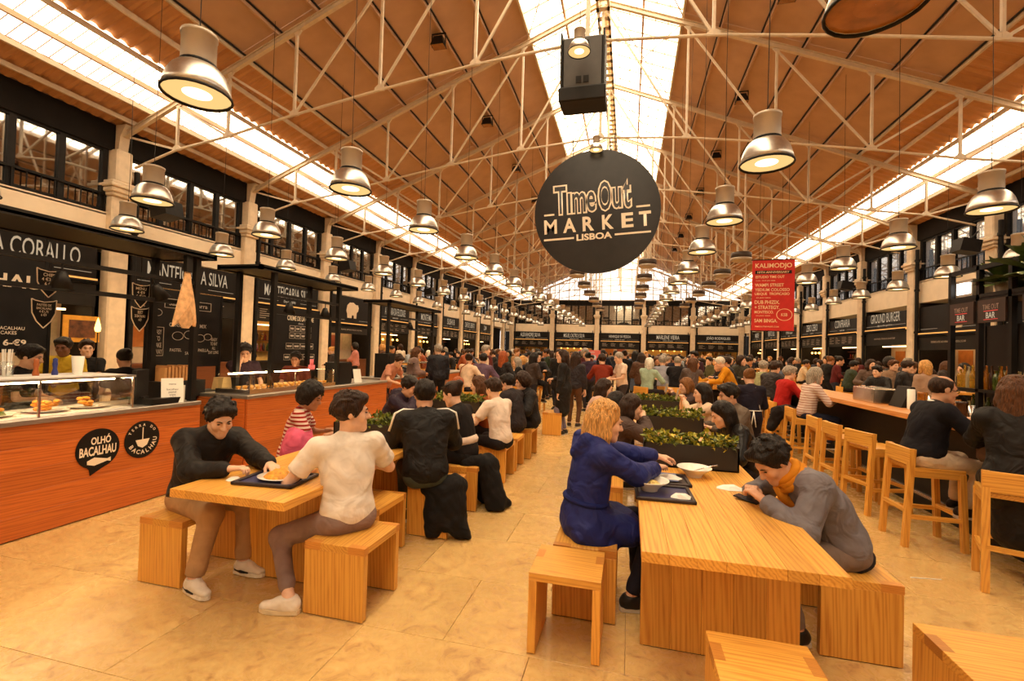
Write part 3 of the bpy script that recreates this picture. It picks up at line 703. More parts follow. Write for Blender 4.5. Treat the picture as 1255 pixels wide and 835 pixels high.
def stool(label, x0, x1, y0, y1, legs='y', h=.44, group='pine box stools', rz=0, th=.045):
    cx, cy = (x0 + x1) / 2, (y0 + y1) / 2
    t = thing('bench_stool', label, 'stool', (cx, cy, 0), rz, group); hx, hy = (x1 - x0) / 2, (y1 - y0) / 2
    if legs == 'y':
        MB().bbox(-hx, hx, -hy, hy, h - th, h, .002).build('seat', W_PY, t)
        for s_ in (-1, 1):
            a, b = sorted((s_ * hy, s_ * (hy - th))); MB().bbox(-hx + .001, hx - .001, a, b, .006, h - th, .002).build('side_panel', W_PZ, t)
            MB().box(-hx + .02, hx - .02, a + .008, b - .008, 0, .007).build('foot_strip', M_BLACK, t)
            for q in (-1, 1):
                u0, u1 = sorted((q * (hx + .0005), q * (hx - .11))); a2, b2 = sorted((s_ * (hy + .0006), s_ * (hy - th)))
                MB().box(u0, u1, a2, b2, h - th + .002, h + .0006).build('finger_joint', W_END, t)
    else:
        MB().bbox(-hx, hx, -hy, hy, h - th, h, .002).build('seat', W_PX, t)
        for s_ in (-1, 1):
            a, b = sorted((s_ * hx, s_ * (hx - th))); MB().bbox(a, b, -hy + .001, hy - .001, .006, h - th, .002).build('side_panel', W_PZ, t)
            MB().box(a + .008, b - .008, -hy + .02, hy - .02, 0, .007).build('foot_strip', M_BLACK, t)
            a2, b2 = sorted((s_ * (hx + .0006), s_ * (hx - th)))
            MB().box(a2, b2, hy * .1, hy * .62, h - th + .002, h + .0006).build('finger_joint', W_END, t)
    return t
table('pine table nearest the camera on the right, with noodle bowls', .08, .93, 2.27, 4.85)
table('second pine table on the right, between two black planters', .08, .93, 4.90, 7.45)
table('third pine table on the right, behind the phone users', .08, .93, 7.50, 10.0)
table('pine table nearest the camera on the left, with a blue food tray', -2.70, -1.88, 2.30, 4.85)
table('second pine table on the left, past the black planter', -2.70, -1.88, 4.90, 7.45)
table('third pine table on the left, farther up the aisle', -2.70, -1.88, 7.50, 10.0)
stool('empty pine stool left of the right-hand table', -.50, -.11, 2.54, 2.93, 'x')
stool('pine stool at the bottom edge in front of the right-hand table', .36, .76, 1.80, 2.25, 'x')
stool('pine stool cropped at the bottom right corner', 1.31, 1.75, 2.12, 2.60, 'x')
stool('pine bench under the woman in the blue coat', -.43, -.04, 2.95, 3.45)
stool('pine bench under the man with the mustard scarf', 1.07, 1.47, 2.99, 3.60)
stool('pine bench under the young man in the black jacket', -3.20, -2.84, 2.52, 3.02)
stool('pine bench under the man in the white T-shirt', -1.90, -1.49, 2.52, 2.96)
stool('empty pine bench between the white T-shirt and the track jacket', -2.08, -1.76, 3.12, 3.60)
stool('pine bench under the man in the black track jacket', -1.86, -1.48, 3.82, 4.30)
stool('pine bench under the woman in the black and white sweater', -1.86, -1.46, 4.55, 5.05)
stool('pine bench under the second white T-shirt', -1.86, -1.44, 5.62, 6.12)
stool('empty pine bench just past the second white T-shirt', -1.84, -1.44, 6.22, 6.7)
stool('pine bench under the woman in the black quilted coat', -1.80, -1.40, 7.0, 7.5)
stool('empty pine bench standing at the walkway edge', -1.62, -1.24, 9.15, 9.6)
stool('pine bench under the striped shirt', -3.15, -2.78, 4.05, 4.55)
stool('pine bench under the dark purple hoodie', -3.15, -2.78, 5.15, 5.65)
stool('pine bench under the dark-haired woman in the brown jacket', -.40, -.02, 4.35, 4.8)
stool('pine bench under the woman in pale pink', -.42, -.04, 6.3, 6.8)
stool('pine bench under the woman in the black leather jacket', 1.05, 1.43, 4.55, 5.0)
stool('pine bench under the man in the grey shirt', 1.05, 1.43, 5.6, 6.1)
stool('pine bench under the woman holding up a phone', 1.05, 1.43, 6.5, 7.0)

# planters
M_LEAFS = [plain('leaf_%d' % k, lin(c), .5, var=.2) for k, c in enumerate(((120, 130, 36), (160, 160, 50), (84, 96, 30), (196, 178, 60)))]
M_PLB = plain('black_planter', (0.016, 0.012, 0.010), .5)
def planter(label, x, y, L=.70, W=.22, H=.19, seed=1, mats=(0, 1, 2), z=.74, hh=.10):
    t = thing('planter_box', label, 'planter', (x, y, z), 0, 'black table planters')
    MB().box(-L / 2, L / 2, -W / 2, W / 2, 0, .012).box(-L / 2, L / 2, -W / 2, -W / 2 + .012, 0, H).box(-L / 2, L / 2, W / 2 - .012, W / 2, 0, H).box(-L / 2, -L / 2 + .012, -W / 2, W / 2, 0, H).box(L / 2 - .012, L / 2, -W / 2, W / 2, 0, H).build('box', M_PLB, t)
    MB().box(-L / 2 + .012, L / 2 - .012, -W / 2 + .012, W / 2 - .012, H - .05, H - .03).build('soil', plain('dark_soil', (.03, .02, .012), .9), t)
    rr = random.Random(seed); mb = MB()
    for k in range(380):
        mb.cur = rr.choice(mats) if len(mats) else 0
        c = Vector((rr.uniform(-L / 2 + .01, L / 2 - .01), rr.uniform(-W / 2, W / 2), H - .03 + rr.uniform(0, hh)))
        d = Vector((rr.gauss(0, 1), rr.gauss(0, 1), rr.uniform(.1, 1.2))).normalized(); s_ = d.cross(Vector((rr.random(), rr.random(), .3))).normalized()
        l = rr.uniform(.03, .065); wd = l * .34; nrm = d.cross(s_) * .010
        mb.add([c, c + d * l * .5 + s_ * wd + nrm, c + d * l, c + d * l * .5 - s_ * wd + nrm, c + d * l * .5 - nrm], [(0, 1, 4), (1, 2, 4), (2, 3, 4), (3, 0, 4)])
    tag(mb.build('foliage', M_LEAFS, t), kind='stuff'); return t
planter('black planter of greenery at the left table, beside the white T-shirt', -2.28, 3.98, .74, .24, seed=3, mats=(0, 2, 0))
planter('nearest black planter with yellow-green plants on the right tables', .50, 4.12, .72, .22, seed=5, mats=(0, 1, 3, 2))
planter('second black planter on the right tables, under the bottles', .48, 5.85, .74, .22, seed=8, mats=(0, 1, 2))
planter('third black planter on the right tables, farthest away', .46, 7.75, .74, .22, seed=9, mats=(0, 2))
planter('black planter on the second left table, behind the track jacket', -2.28, 6.2, .70, .22, seed=12, mats=(0, 2))

# trays, bowls and food
M_TRAYB = plain('dark_blue_tray', lin((44, 44, 92)), .4); M_TRAYD = plain('dark_tray', lin((40, 28, 34)), .45)
M_FOOD = plain('golden_fried_food', lin((226, 150, 40)), .55, var=.35, nscale=40, bump=.5); M_GREEN = plain('salad_green', lin((90, 110, 30)), .6, var=.4, nscale=40, bump=.5)
M_PASTA = plain('pale_noodles', lin((220, 190, 110)), .5, var=.25, nscale=60, bump=.6)
def rough_mound(r, h, n=14, m=5, seed=0):
    rr = random.Random(seed); mb = MB(); vs = [(0, 0, h)]; fs = []
    for i in range(1, m + 1):
        for j in range(n):
            a = 2 * PI * j / n; q = i / m; rad = r * q * rr.uniform(.88, 1.08); vs.append((rad * math.cos(a), rad * math.sin(a), h * (1 - q * q) * rr.uniform(.75, 1.2)))
    for j in range(n): fs.append((0, 1 + j, 1 + (j + 1) % n))
    for i in range(m - 1):
        for j in range(n): a = 1 + i * n; fs.append((a + j, a + n + j, a + n + (j + 1) % n, a + (j + 1) % n))
    return mb.add(vs, fs)
def tray(label, x, y, L, W, m, rz=0, z=.742):
    t = thing('serving_tray', label, 'tray', (x, y, z), rz, 'cafeteria trays')
    MB().bbox(-L / 2 + .02, L / 2 - .02, -W / 2 + .02, W / 2 - .02, 0, .008, .002).build('base', m, t)
    mb = MB(); 
    for a, b, c, d in ((-L / 2, L / 2, -W / 2, -W / 2 + .025), (-L / 2, L / 2, W / 2 - .025, W / 2), (-L / 2, -L / 2 + .025, -W / 2, W / 2), (L / 2 - .025, L / 2, -W / 2, W / 2)): mb.bbox(a, b, c, d, .0, .02, .004)
    mb.build('rim', M_TRAYD, t); return t
def bowl(label, x, y, z, r, m=M_WHITE, fill=None, seed=1):
    t = thing('bowl', label, 'bowl', (x, y, z), 0, 'wide white bowls')
    MB().lathe([(r * .42, 0), (r * .45, .012), (r * .62, .035), (r * .95, .062), (r, .068), (r * .99, .072), (r * .92, .066), (r * .6, .042), (r * .3, .026), (.001, .024)], 28).build('shell', m, t, True)
    if fill: rough_mound(r * .62, .03, seed=seed).build('filling', fill, t, True, loc=(0, 0, .040))
    return t
tray('dark blue tray under the fried food on the left table', -2.24, 2.66, .42, .32, M_TRAYB, .1)
pl = thing('dinner_plate', 'white plate of golden fried food and salad on the blue tray', 'plate', (-2.22, 2.68, .751), .1)
MB().lathe([(.07, 0), (.08, .006), (.13, .018), (.132, .021), (.08, .011), (.001, .009)], 24, sx=1.15).build('dish', M_WHITE, pl, True)
rough_mound(.095, .05, seed=3).build('fried_food', M_FOOD, pl, True, loc=(-.02, 0, .012)); rough_mound(.04, .035, seed=4).build('salad', M_GREEN, pl, True, loc=(.085, -.03, .012))
nk = rough_mound(.05, .02, 8, 2, 9).build('napkin', M_PAPER); nk.location = (-2.50, 2.58, .742); tag(nk, 'crumpled yellow-white napkin by the man in black', 'napkin', 'paper napkins')
tray('dark tray with a noodle bowl in front of the blue coat', .24, 3.22, .36, .34, M_TRAYB, .03)
tray('second dark tray with a blue sheet by the blue coat', .27, 3.58, .34, .30, M_TRAYD, .04)
sh = MB().box(-.13, .12, -.11, .11, 0, .004).build('menu_sheet', plain('blue_grey_sheet', lin((110, 120, 160)), .7)); sh.location = (.24, 3.60, .7625); tag(sh, 'blue-grey paper sheet on the second tray', 'paper')
bowl('white bowl of noodles and greens on the near tray', .155, 3.26, .751, .125, fill=M_PASTA, seed=2)
bowl('empty white bowl with a spoon in front of the near planter', .50, 3.78, .741, .125, fill=None)
sp_ = MB().tube([(-.06, 0, .0), (.10, .03, .05), (.14, .04, .055)], [.004, .004, .007], 6).build('spoon', M_CHROME, None, True); sp_.location = (.53, 3.78, .772); tag(sp_, 'metal spoon resting in the empty white bowl', 'spoon')
for i, (x, y, r, lb) in enumerate(((.345, 3.15, .055, 'folded white napkin on the near tray'), (.30, 3.56, .07, 'crumpled white napkin on the blue sheet'), (.70, 3.52, .075, 'crumpled white napkin near the phone'))):
    n_ = rough_mound(r, .028, 7, 2, 20 + i).build('napkin', M_PAPER); n_.location = (x, y, .752 if i == 0 else .768 if i == 1 else .742); n_.scale = (1.3, .8, 1); tag(n_, lb, 'napkin', 'paper napkins')
pt = tray('small dark tray with a bread roll by the leather jacket', .74, 4.75, .26, .18, M_TRAYD, .0)
br = MB().ball((0, 0, .03), .045, 12, 8, 1.2, 1, .7).build('bread_roll', M_FOOD, None, True); br.location = (.74, 4.78, .752); tag(br, 'golden bread roll on the small dark tray', 'bread')
for i, (x, y, h_, m, lb) in enumerate(((.40, 6.1, .20, M_WHITE, 'small white sauce bottle behind the second planter'), (.52, 6.05, .24, plain('pale_blue_cup', lin((170, 180, 190)), .4), 'tall pale carton on the second right table'), (.30, 4.55, .13, M_WHITE, 'white cup held by the dark-haired woman'))):
    o = MB().lathe([(.03, 0), (.032, .01), (.032, h_ * .7), (.018, h_ * .85), (.018, h_), (.001, h_)] if i == 0 else [(.03, 0), (.04, h_), (.036, h_), (.028, .01), (.001, .01)], 14).build('sauce_bottle' if i == 0 else 'cup', m, None, True); o.location = (x, y, .742); tag(o, lb, 'bottle' if i == 0 else 'cup')
for i, (x, y, lb) in enumerate(((.3, 5.4, 'dinner plate between the first and second right planters'), (.62, 6.3, 'dinner plate behind the second right planter'), (-2.3, 5.4, 'dinner plate in front of the purple hoodie'), (-2.2, 4.6, 'dinner plate behind the left planter'), (-2.15, 6.7, 'dinner plate on the second left table far end'))):
    t = thing('dinner_plate', lb, 'plate', (x, y, .742), 0, 'plates of food'); MB().lathe([(.07, 0), (.08, .006), (.12, .018), (.122, .021), (.08, .011), (.001, .009)], 20).build('dish', M_WHITE, t, True); rough_mound(.07, .03, seed=30 + i).build('food', [M_FOOD, M_PASTA, M_GREEN][i % 3], t, True, loc=(0, 0, .01))

# ------------------------------------------------------------------ bar on the right
M_BARW = wood('bar_top_wood', lin((226, 158, 88)), lin((170, 96, 42)), 1, .3)
bar = thing('bar_counter', 'long wooden bar counter with a black recessed front', 'bar', (0, 0, 0), 0)
for k in range(4): MB().bbox(2.98 + k * .165, 2.98 + (k + 1) * .165 - .002, -4.6, 4.6, 1.02, 1.08, .003).build('top_plank', M_BARW, bar, loc=(0, 8.4, 0))
MB().box(3.25, 3.32, 3.8, 13.0, 0, 1.02).build('front_panel', M_BLACK, bar)
MB().box(3.32, 3.62, 3.8, 13.0, .80, .84).build('work_shelf', M_CHROME, bar)
MB().tube([(3.12, 3.8, .22), (3.12, 13.0, .22)], .025, 8).build('foot_rail', M_CHROME, bar)
def barstool(label, x, y, rz=0, group='pine bar stools with low backs'):
    """faces +x"""
    t = thing('bar_stool', label, 'stool', (x, y, 0), rz, group); L = .045
    MB().bbox(-.20, .20, -.20, .20, .675, .71, .003).build('seat', W_PX, t)
    for s_ in (-1, 1):
        MB().beam((-.25, s_ * .19, 0), (-.195, s_ * .185, .87), L, L).build('leg', W_PZ, t)
        MB().beam((.20, s_ * .19, 0), (.175, s_ * .185, .675), L, L).build('leg', W_PZ, t)
        MB().beam((-.24, s_ * .188, .27), (.19, s_ * .188, .27), .03, .035).build('stretcher', W_PX, t)
        MB().beam((-.20, s_ * .185, .65), (.18, s_ * .185, .65), .03, .05).build('apron_rail', W_PX, t)
    MB().beam((.185, -.188, .30), (.185, .188, .30), .03, .035).build('stretcher', W_PY, t); MB().beam((-.238, -.188, .32), (-.238, .188, .32), .03, .035).build('stretcher', W_PY, t)
    MB().bbox(-.225, -.195, -.207, .207, .72, .87, .004).build('backrest', W_PY, t); return t
b0 = barstool('bar stool under the man in the navy sweater', 2.68, 5.15)
for x, y, rz, lb in ((2.82, 4.32, 1.15, 'bar stool cropped at the right edge under the black coat'), (2.70, 6.05, .25, 'empty bar stool turned slightly, left of the navy sweater'), (2.66, 6.62, .05, 'second empty bar stool left of the navy sweater'), (2.66, 7.2, 0, 'third empty bar stool left of the navy sweater'), (2.72, 8.35, 0, 'bar stool under the woman in the striped top'), (2.72, 9.35, 0, 'bar stool under the man in the red sweater'), (2.70, 10.3, 0, 'bar stool just behind the man in red'), (2.72, 11.3, 0, 'bar stool near the far end of the bar')):
    dup(b0, (x, y, 0), rz, lb)
# things on the bar
rb = random.Random(4)
for k in range(9):
    x, y = 3.30 + (k % 2) * .13, 5.75 + k * .11; h_ = rb.uniform(.14, .20)
    kind = k % 3
    if kind == 0: o = MB().lathe([(.045, 0), (.048, .01), (.048, h_), (.05, h_ + .005), (.05, h_ + .03), (.001, h_ + .03)], 14).build('jar', BOTC[[0, 3, 4][k % 3 if k else 1]], None, True); lb, ct = 'glass jar of garnish on the bar, %s of the jars' % ORD[k // 3], 'jar'
    elif kind == 1: o = MB().lathe([(.035, 0), (.045, h_ * .95), (.04, h_ * .95), (.032, .01), (.001, .01)], 14).build('steel_cup', M_CHROME, None, True); lb, ct = 'steel shaker cup on the bar, %s of the cups' % ORD[k // 3], 'cup'
    else: o = MB().lathe([(.04, 0), (.04, h_ * 1.3), (.036, h_ * 1.3), (.036, .01), (.001, .01)], 12).build('straw_holder', M_WHITE, None, True); lb, ct = 'white straw holder on the bar, %s of the holders' % ORD[k // 3], 'holder'
    o.location = (x, y, 1.08); tag(o, lb, ct, 'bar jars and cups')
o = MB().bbox(-.16, .16, -.30, .30, 0, .20, .01).box(-.165, -.16, -.26, .26, .03, .17).build('drinks_cooler', M_CHROME); o.location = (3.32, 7.5, 1.08); tag(o, 'steel and black box unit on the bar by the striped top', 'box')
o = MB().prism([(-.12, 0), (.12, 0), (.02, .26), (-.02, .26)], -.15, .15, 1).build('till_screen', M_BLACK); o.location = (3.40, 6.95, 1.08); tag(o, 'black till screen standing on the bar', 'screen')
# shelving frame behind the bar
bs = thing('bar_shelving', 'tall black steel shelf frame behind the bar with two lit BAR signs', 'shelving', (4.6, 0, 0), 0)
PY = [8.25, 7.68, 7.12, 6.2, 5.2, 4.2]
for y in PY:
    for dx in (0, .42): MB().box(dx - .03, dx + .03, y - .03, y + .03, 0, 2.98).build('post', M_BLACK, bs)
for z in (2.95, 2.56): MB().box(-.03, .03, PY[-1], PY[0], z - .03, z + .03).box(.39, .45, PY[-1], PY[0], z - .03, z + .03).build('rail', M_BLACK, bs)
MB().box(-.03, .45, PY[-1], PY[0], 2.50, 2.54).build('shelf', M_BLACK, bs)
MB().box(-.03, .45, PY[-1], PY[0] + .02, 1.27, 1.31).build('shelf', M_BLACK, bs)
MB().box(-.03, .45, PY[-1], PY[0] + .02, .86, .90).build('shelf', M_BLACK, bs)
MB().box(.40, .45, PY[-1], PY[0], .0, 2.2).build('back_panel', M_BOARD, bs)
MB().box(.37, .40, PY[-1], PY[0], 1.312, 1.35).build('shelf_light', emis('shelf_light_glow', (1.0, .74, .36), 14.0), bs)
M_BARL = emis('bar_sign_red', (1.0, .12, .08), .9)
for y in (7.96, 7.40, 6.66, 5.7):
    bx = MB().box(-.05, .0, y - .24, y + .24, 2.20, 2.50).build('sign_box', plain('dark_lightbox', (.035, .02, .015), .4), bs)
    letters('TIME OUT', .28, .07, plain('sign_grey', lin((150, 130, 120)), .6), bs, (-.056, y, 2.40), .02, (0, 0, -PI / 2)); letters('BAR', .16, .08, M_LETLIT, bs, (-.056, y, 2.29), .02, (0, 0, -PI / 2))
    MB().box(-.057, -.053, y - .12, y + .12, 2.343, 2.352).box(-.057, -.053, y - .12, y + .12, 2.232, 2.240).build('red_line', M_BARL, bs)
bm = [bottle_mesh(h, r, nk_) for h, r, nk_ in ((.30, .038, .35), (.26, .042, .3), (.32, .034, .45), (.22, .045, .35))]
kb = 0
for rowi, (dx, z) in enumerate(((.06, 1.31), (.20, 1.31), (.32, 1.31), (.16, .90))):
    y = 8.15
    while y > 4.5 and kb < 190:
        me = bm[rb.randrange(4)].copy(); bc = rb.choice([0, 1, 2, 2, 4, 3, 4]); me.materials.append(BOTC[bc])
        o = obj('bottle', me, None, None, (4.6 + dx, y, z)); kb += 1
        tag(o, '%s bottle in the %s on the back-bar shelves' % (('amber', 'green', 'clear', 'dark', 'golden')[bc], ('front row', 'middle row', 'back row', 'lower shelf row')[rowi]), 'bottle', 'bottles on the back-bar shelf'); y -= rb.uniform(.075, .10)
o = MB().box(-.12, .12, -.17, .17, 0, .24).build('projector_lamp', M_LBODY); o.location = (4.75, 8.05, 2.60); tag(o, 'grey projector unit standing on top of the bar shelf frame', 'projector')
MB().box(-.128, -.121, -.14, .14, .04, .20).build('lens_panel', emis('projector_light', (1, .95, .9), 6.0), o)
def leafy(label, loc, seed, n=60, r=.5, cat='plant'):
    t = thing('potted_plant', label, cat, loc, 0, 'plants on the shelf frame'); rr = random.Random(seed)
    MB().lathe([(.09, 0), (.12, .16), (.11, .16), (.001, .13)], 14).build('pot', M_LBODY, t, True); lm = MB()
    for k in range(n):
        a = rr.uniform(0, 6.28); e = rr.uniform(-.1, 1.2); L = rr.uniform(.5, 1) * r; d = Vector((math.cos(a) * math.cos(e), math.sin(a) * math.cos(e), math.sin(e))); s_ = Vector((-math.sin(a), math.cos(a), 0)) * L * .22
        c = Vector((0, 0, .14)); p = [c, c + d * L * .35, c + d * L * .7, c + d * L + Vector((0, 0, -.1 * L))]
        lm.add([p[0], p[1] + s_ * .5, p[1] - s_ * .5, p[2] + s_, p[2] - s_, p[3]], [(0, 1, 2), (1, 3, 4, 2), (3, 5, 4)])
    tag(lm.build('leaves', plain('deep_green_leaf', lin((64, 84, 24)), .45, var=.35), t), kind='stuff'); return t
leafy('broad-leaved green plant on the bar shelf frame by the projector', (4.8, 7.55, 2.58), 5); leafy('larger green plant on the bar shelf frame at the right edge', (4.8, 6.8, 2.58), 6, 80, .7)
# ------------------------------------------------------------------ food kiosks on the left
M_STEELD = plain('dull_steel', (0.42, 0.38, 0.34), .35, metal=.8, var=.08)
M_CASEL = emis('food_case_light', (1.0, 0.72, 0.38), 40.0)
M_SHEET = plain('pale_case_sheet', lin((220, 214, 210)), .5)  # even pale colour for the sheet on top of the food case
def kiosk_counter(label, x, y0, y1, zt=.92, depth=.75, end=False):
    t = thing('kiosk_counter', label, 'counter', (x, (y0 + y1) / 2, 0), 0, 'pine fronted food counters'); h = (y1 - y0) / 2; n = 5
    for k in range(n):
        z0 = .01 + (zt - .01) * k / n; z1 = .01 + (zt - .01) * (k + 1) / n
        MB().bbox(-.03, 0, -h, h, z0 + .0006, z1 - .0006, .0015).build('front_plank', W_RY, t)
        MB().bbox(-depth, -.032, -h - .02, -h, z0 + .0006, z1 - .0006, .0015).build('end_plank', W_RX, t)
    MB().box(-depth, -.03, -h, h, 0, zt - .01).build('carcass', M_BLACK, t)
    MB().bbox(-depth, .015, -h - .02, h, zt, zt + .045, .006).build('worktop', M_STEELD, t); return t
kiosk_counter('pine counter with two black badges at the left edge', -4.73, .2, 4.36)
kiosk_counter('pine counter with the pastry case behind the left table', -4.50, 4.80, 8.2, .95)
kiosk_counter('third pine counter, by the woman in the pink T-shirt', -4.70, 8.7, 13.4, .95)
# round badges on the first counter
def badge(label, y, z, rx, rz_, tail):
    t = thing('round_badge', label, 'sign', (-4.728, y, z), PI / 2, 'black badges on the counter')
    pts = [(rx * math.cos(2 * PI * k / 40), rz_ * math.sin(2 * PI * k / 40)) for k in range(40)]
    if tail: pts = pts[:28] + [(-.07, -rz_ * .98), (-.06, -rz_ * 1.28), (.04, -rz_ * .99)] + pts[32:]
    MB().prism(pts, -.004, 0, 1).build('plate', M_BLACK, t); return t
b1 = badge('black speech-bubble badge with a fish on the first counter', 3.305, .625, .185, .185, True)
letters('OLH\u00d3', .17, .085, M_LET, b1, (.02, -.006, .085), .03); letters('BACALHAU', .31, .085, M_LET, b1, (.0, -.006, -.015), .03)
MB().prism([(-.09, -.10), (-.03, -.075), (.08, -.105), (.11, -.095), (.11, -.135), (.08, -.125), (-.03, -.15), (-.09, -.13)], -.0065, -.0045, 1).build('fish_emblem', M_LET, b1)
b2 = badge('black round badge with a boat on the first counter', 3.71, .64, .175, .185, False)
def arc_text(s, par, r, a0, a1, h, m, top=True):
    for k, c in enumerate(s):
        a = a0 + (a1 - a0) * k / max(1, len(s) - 1)
        if c != ' ': letters(c, None, h, m, par, (r * math.cos(a), -.006, r * math.sin(a)), .02, (0, -(a - PI / 2) if top else -(a + PI / 2), 0))
arc_text('TERRA DO', b2, .145, math.radians(150), math.radians(38), .026, M_LET); arc_text('BACALHAU', b2, .125, math.radians(-150), math.radians(-5), .042, M_LET, False)
MB().prism([(-.07, .0), (.07, .0), (.045, -.06), (0, -.085), (-.045, -.06)], -.0065, -.0045, 1).prism([(-.004, .12), (.004, .12), (.004, .0), (-.004, .0)], -.0065, -.0045, 1).build('boat_emblem', M_LET, b2)
# canopies on posts
def canopy(label, x0, x1, y0, y1, z, posts):
    t = thing('kiosk_canopy', label, 'canopy', (0, 0, 0), 0, 'black kiosk canopies')
    MB().box(x0, x1, y0, y1, z, z + .025).build('sheet', M_BLACK, t)
    mb = MB()
    for a, b, c, d in ((x0, x1, y0, y0 + .04), (x0, x1, y1 - .04, y1), (x0, x0 + .04, y0, y1), (x1 - .04, x1, y0, y1)): mb.box(a, b, c, d, z - .015, z + .05)
    mb.build('edge_frame', M_BLACK, t)
    for px_, py_ in posts: MB().box(px_ - .03, px_ + .03, py_ - .03, py_ + .03, .965 if py_ < 4.7 else .995, z).build('post', M_BLACK, t)
    ys = sorted({p[1] for p in posts}); fx = max(p[0] for p in posts)
    for zz in (2.30, 2.06): MB().box(fx - .02, fx + .02, ys[0], ys[-1], zz - .02, zz + .02).build('rail', M_BLACK, t)
    return t
canopy('black canopy over the first counter at the left edge', -5.46, -4.69, -.5, 4.46, 2.60, [(-4.80, .6), (-4.80, 4.30), (-5.40, .6), (-5.40, 4.30)])
canopy('black canopy over the pastry counter', -5.25, -4.56, 5.0, 7.2, 2.60, [(-4.62, 5.3), (-4.62, 6.75), (-5.18, 5.3), (-5.18, 6.75)])
canopy('black canopy over the third counter', -5.5, -4.85, 8.9, 11.6, 2.58, [(-4.95, 9.0), (-4.95, 11.3), (-5.4, 9.0), (-5.4, 11.3)])
def cone_lamp(label, loc, rx=0.5):
    t = thing('cone_spotlight', label, 'lamp', loc, 0, 'black cone spotlights on the kiosks')
    MB().lathe([(.02, .16), (.035, .15), (.09, .0), (.085, .0), (.03, .14)], 16).build('shade', M_BLACK, t, True); MB().lathe([(.075, .015), (.001, .02)], 14).build('bulb', M_BULB, t)
    MB().tube([(0, 0, .15), (0, 0, .22)], .008, 6).build('stem', M_BLACK, t); t.rotation_euler = (rx, 0, 0); return t
for k, (x, y, z, r_, lb) in enumerate(((-4.80, 3.9, 2.08, .5, 'black cone spotlight left of the hanging fish'), (-4.80, 3.0, 2.06, .0, 'black cone spotlight above the food case'), (-4.62, 5.6, 2.06, 0, 'black cone spotlight left of the pastry menu board'), (-4.62, 6.4, 2.06, 0, 'black cone spotlight right of the pastry menu board'), (-4.95, 10.0, 2.06, 0, 'black cone spotlight on the third kiosk'))): cone_lamp(lb, (x, y, z), r_)
# glass food case on the first counter
gc = thing('food_display_case', 'lit glass food case on the first counter', 'display case', (-4.76, 0, .965), 0)
mb = MB()
for y in (.4, 1.5, 2.35, 2.86, 3.62): mb.box(-.56, -.54, y - .008, y + .008, 0, .31).box(-.012, .004, y - .008, y + .008, 0, .31)
mb.build('upright', M_CHROME, gc)
MB().box(-.58, .01, .38, 3.64, .305, .325).build('roof_panel', M_STEELD, gc)
MB().box(-.56, 0, .4, 3.62, 0, .012).build('tray_base', M_WHITE, gc); MB().box(-.570, -.566, .4, 3.62, .012, .30).build('back_pane', M_GLASS, gc)
for a, b in ((.4, 1.5), (1.5, 2.35), (2.35, 2.86), (2.86, 3.62)): MB().box(-.004, .0, a + .01, b - .01, .012, .30).build('front_pane', M_GLASS, gc)
MB().box(-.54, -.01, 3.615, 3.62, .012, .30).build('end_pane', M_GLASS, gc)
MB().tube([(-.30, .6, .285), (-.30, 3.5, .285)], .016, 8).build('tube_lamp', M_CASEL, gc); MB().tube([(-.08, .6, .292), (-.08, 3.5, .292)], .008, 8).build('tube_lamp', M_CASEL, gc)  # thinner front tube is an added light that brightens the case
MB().box(-.50, .0, .45, 3.55, .325, .335).build('top_glass', M_SHEET, gc)
rf = random.Random(21); crm = MB().ball((0, 0, .018), .024, 10, 6, 1.5, 1, .75).mesh('croquette', True); crm.materials.append(M_FOOD)
for pi_, (y, lb, n, gm) in enumerate(((2.65, 'white platter of croquettes and salad under the case light', 12, True), (3.05, 'white platter of golden croquettes behind the glass', 14, False), (3.40, 'white platter nearest the till in the food case', 8, False), (2.15, 'white platter at the left end of the food case', 10, True))):
    o = MB().lathe([(.10, 0), (.13, .012), (.16, .02), (.16, .024), (.10, .01), (.001, .008)], 20, sx=1.0, sy=1.0).build('platter', M_WHITE, None, True); o.location = (-5.0, y, .978); tag(o, lb, 'plate', 'platters in the food case')
    if gm: rough_mound(.06, .04, seed=50 + pi_).build('salad', M_GREEN, o, True, loc=(.04, .05, .012))
    for k in range(n):
        a = rf.uniform(0, 6.28); r_ = rf.uniform(0, .09); q = obj('croquette', crm, None, None, (-5.0 + r_ * math.cos(a) - .02, y + r_ * math.sin(a), .99 + .028 * (k % 3)), (0, 0, rf.uniform(0, 3))); tag(q, 'golden croquette on the ' + lb.replace('croquettes and ', '').replace('golden croquettes', 'snacks'), 'croquette', 'croquettes in the food case')
# behind and above it
def board(label, x, y0, y1, z0, z1, m=M_SLATE, feet=True, name='menu_board'):
    t = thing(name, label, 'board', (x, (y0 + y1) / 2, 0), PI / 2, 'kiosk menu boards'); h = (y1 - y0) / 2
    MB().box(-h, h, .0, .04, z0, z1).build('panel', m, t)
    MB().box(-h - .03, -h, -.005, .045, 0, z1).build('frame_post', M_BLACK, t); MB().box(h, h + .03, -.005, .045, 0, z1).build('frame_post', M_BLACK, t); return t
ob = board('big black menu board with a boat emblem behind the food case', -6.75, 1.75, 4.10, 1.45, 2.52)
letters('OLH\u00d3 BACALHAU', 1.9, .19, M_LET, ob, (.14, -.012, 2.28), .025); letters('PASTEIS DE BACALHAU\nCODFISH CAKES', .5, .09, M_LET, ob, (.70, -.012, 1.70), .01); letters('1-\u20ac1,75 - 6-\u20ac9', .62, .085, M_LET, ob, (.66, -.012, 1.56), .03)
ring = MB(); nn = 30
for r_ in (.19, .18): ring.v += [(.42 + r_ * math.cos(2 * PI * k / nn), -.012, 1.92 + r_ * math.sin(2 * PI * k / nn)) for k in range(nn)]
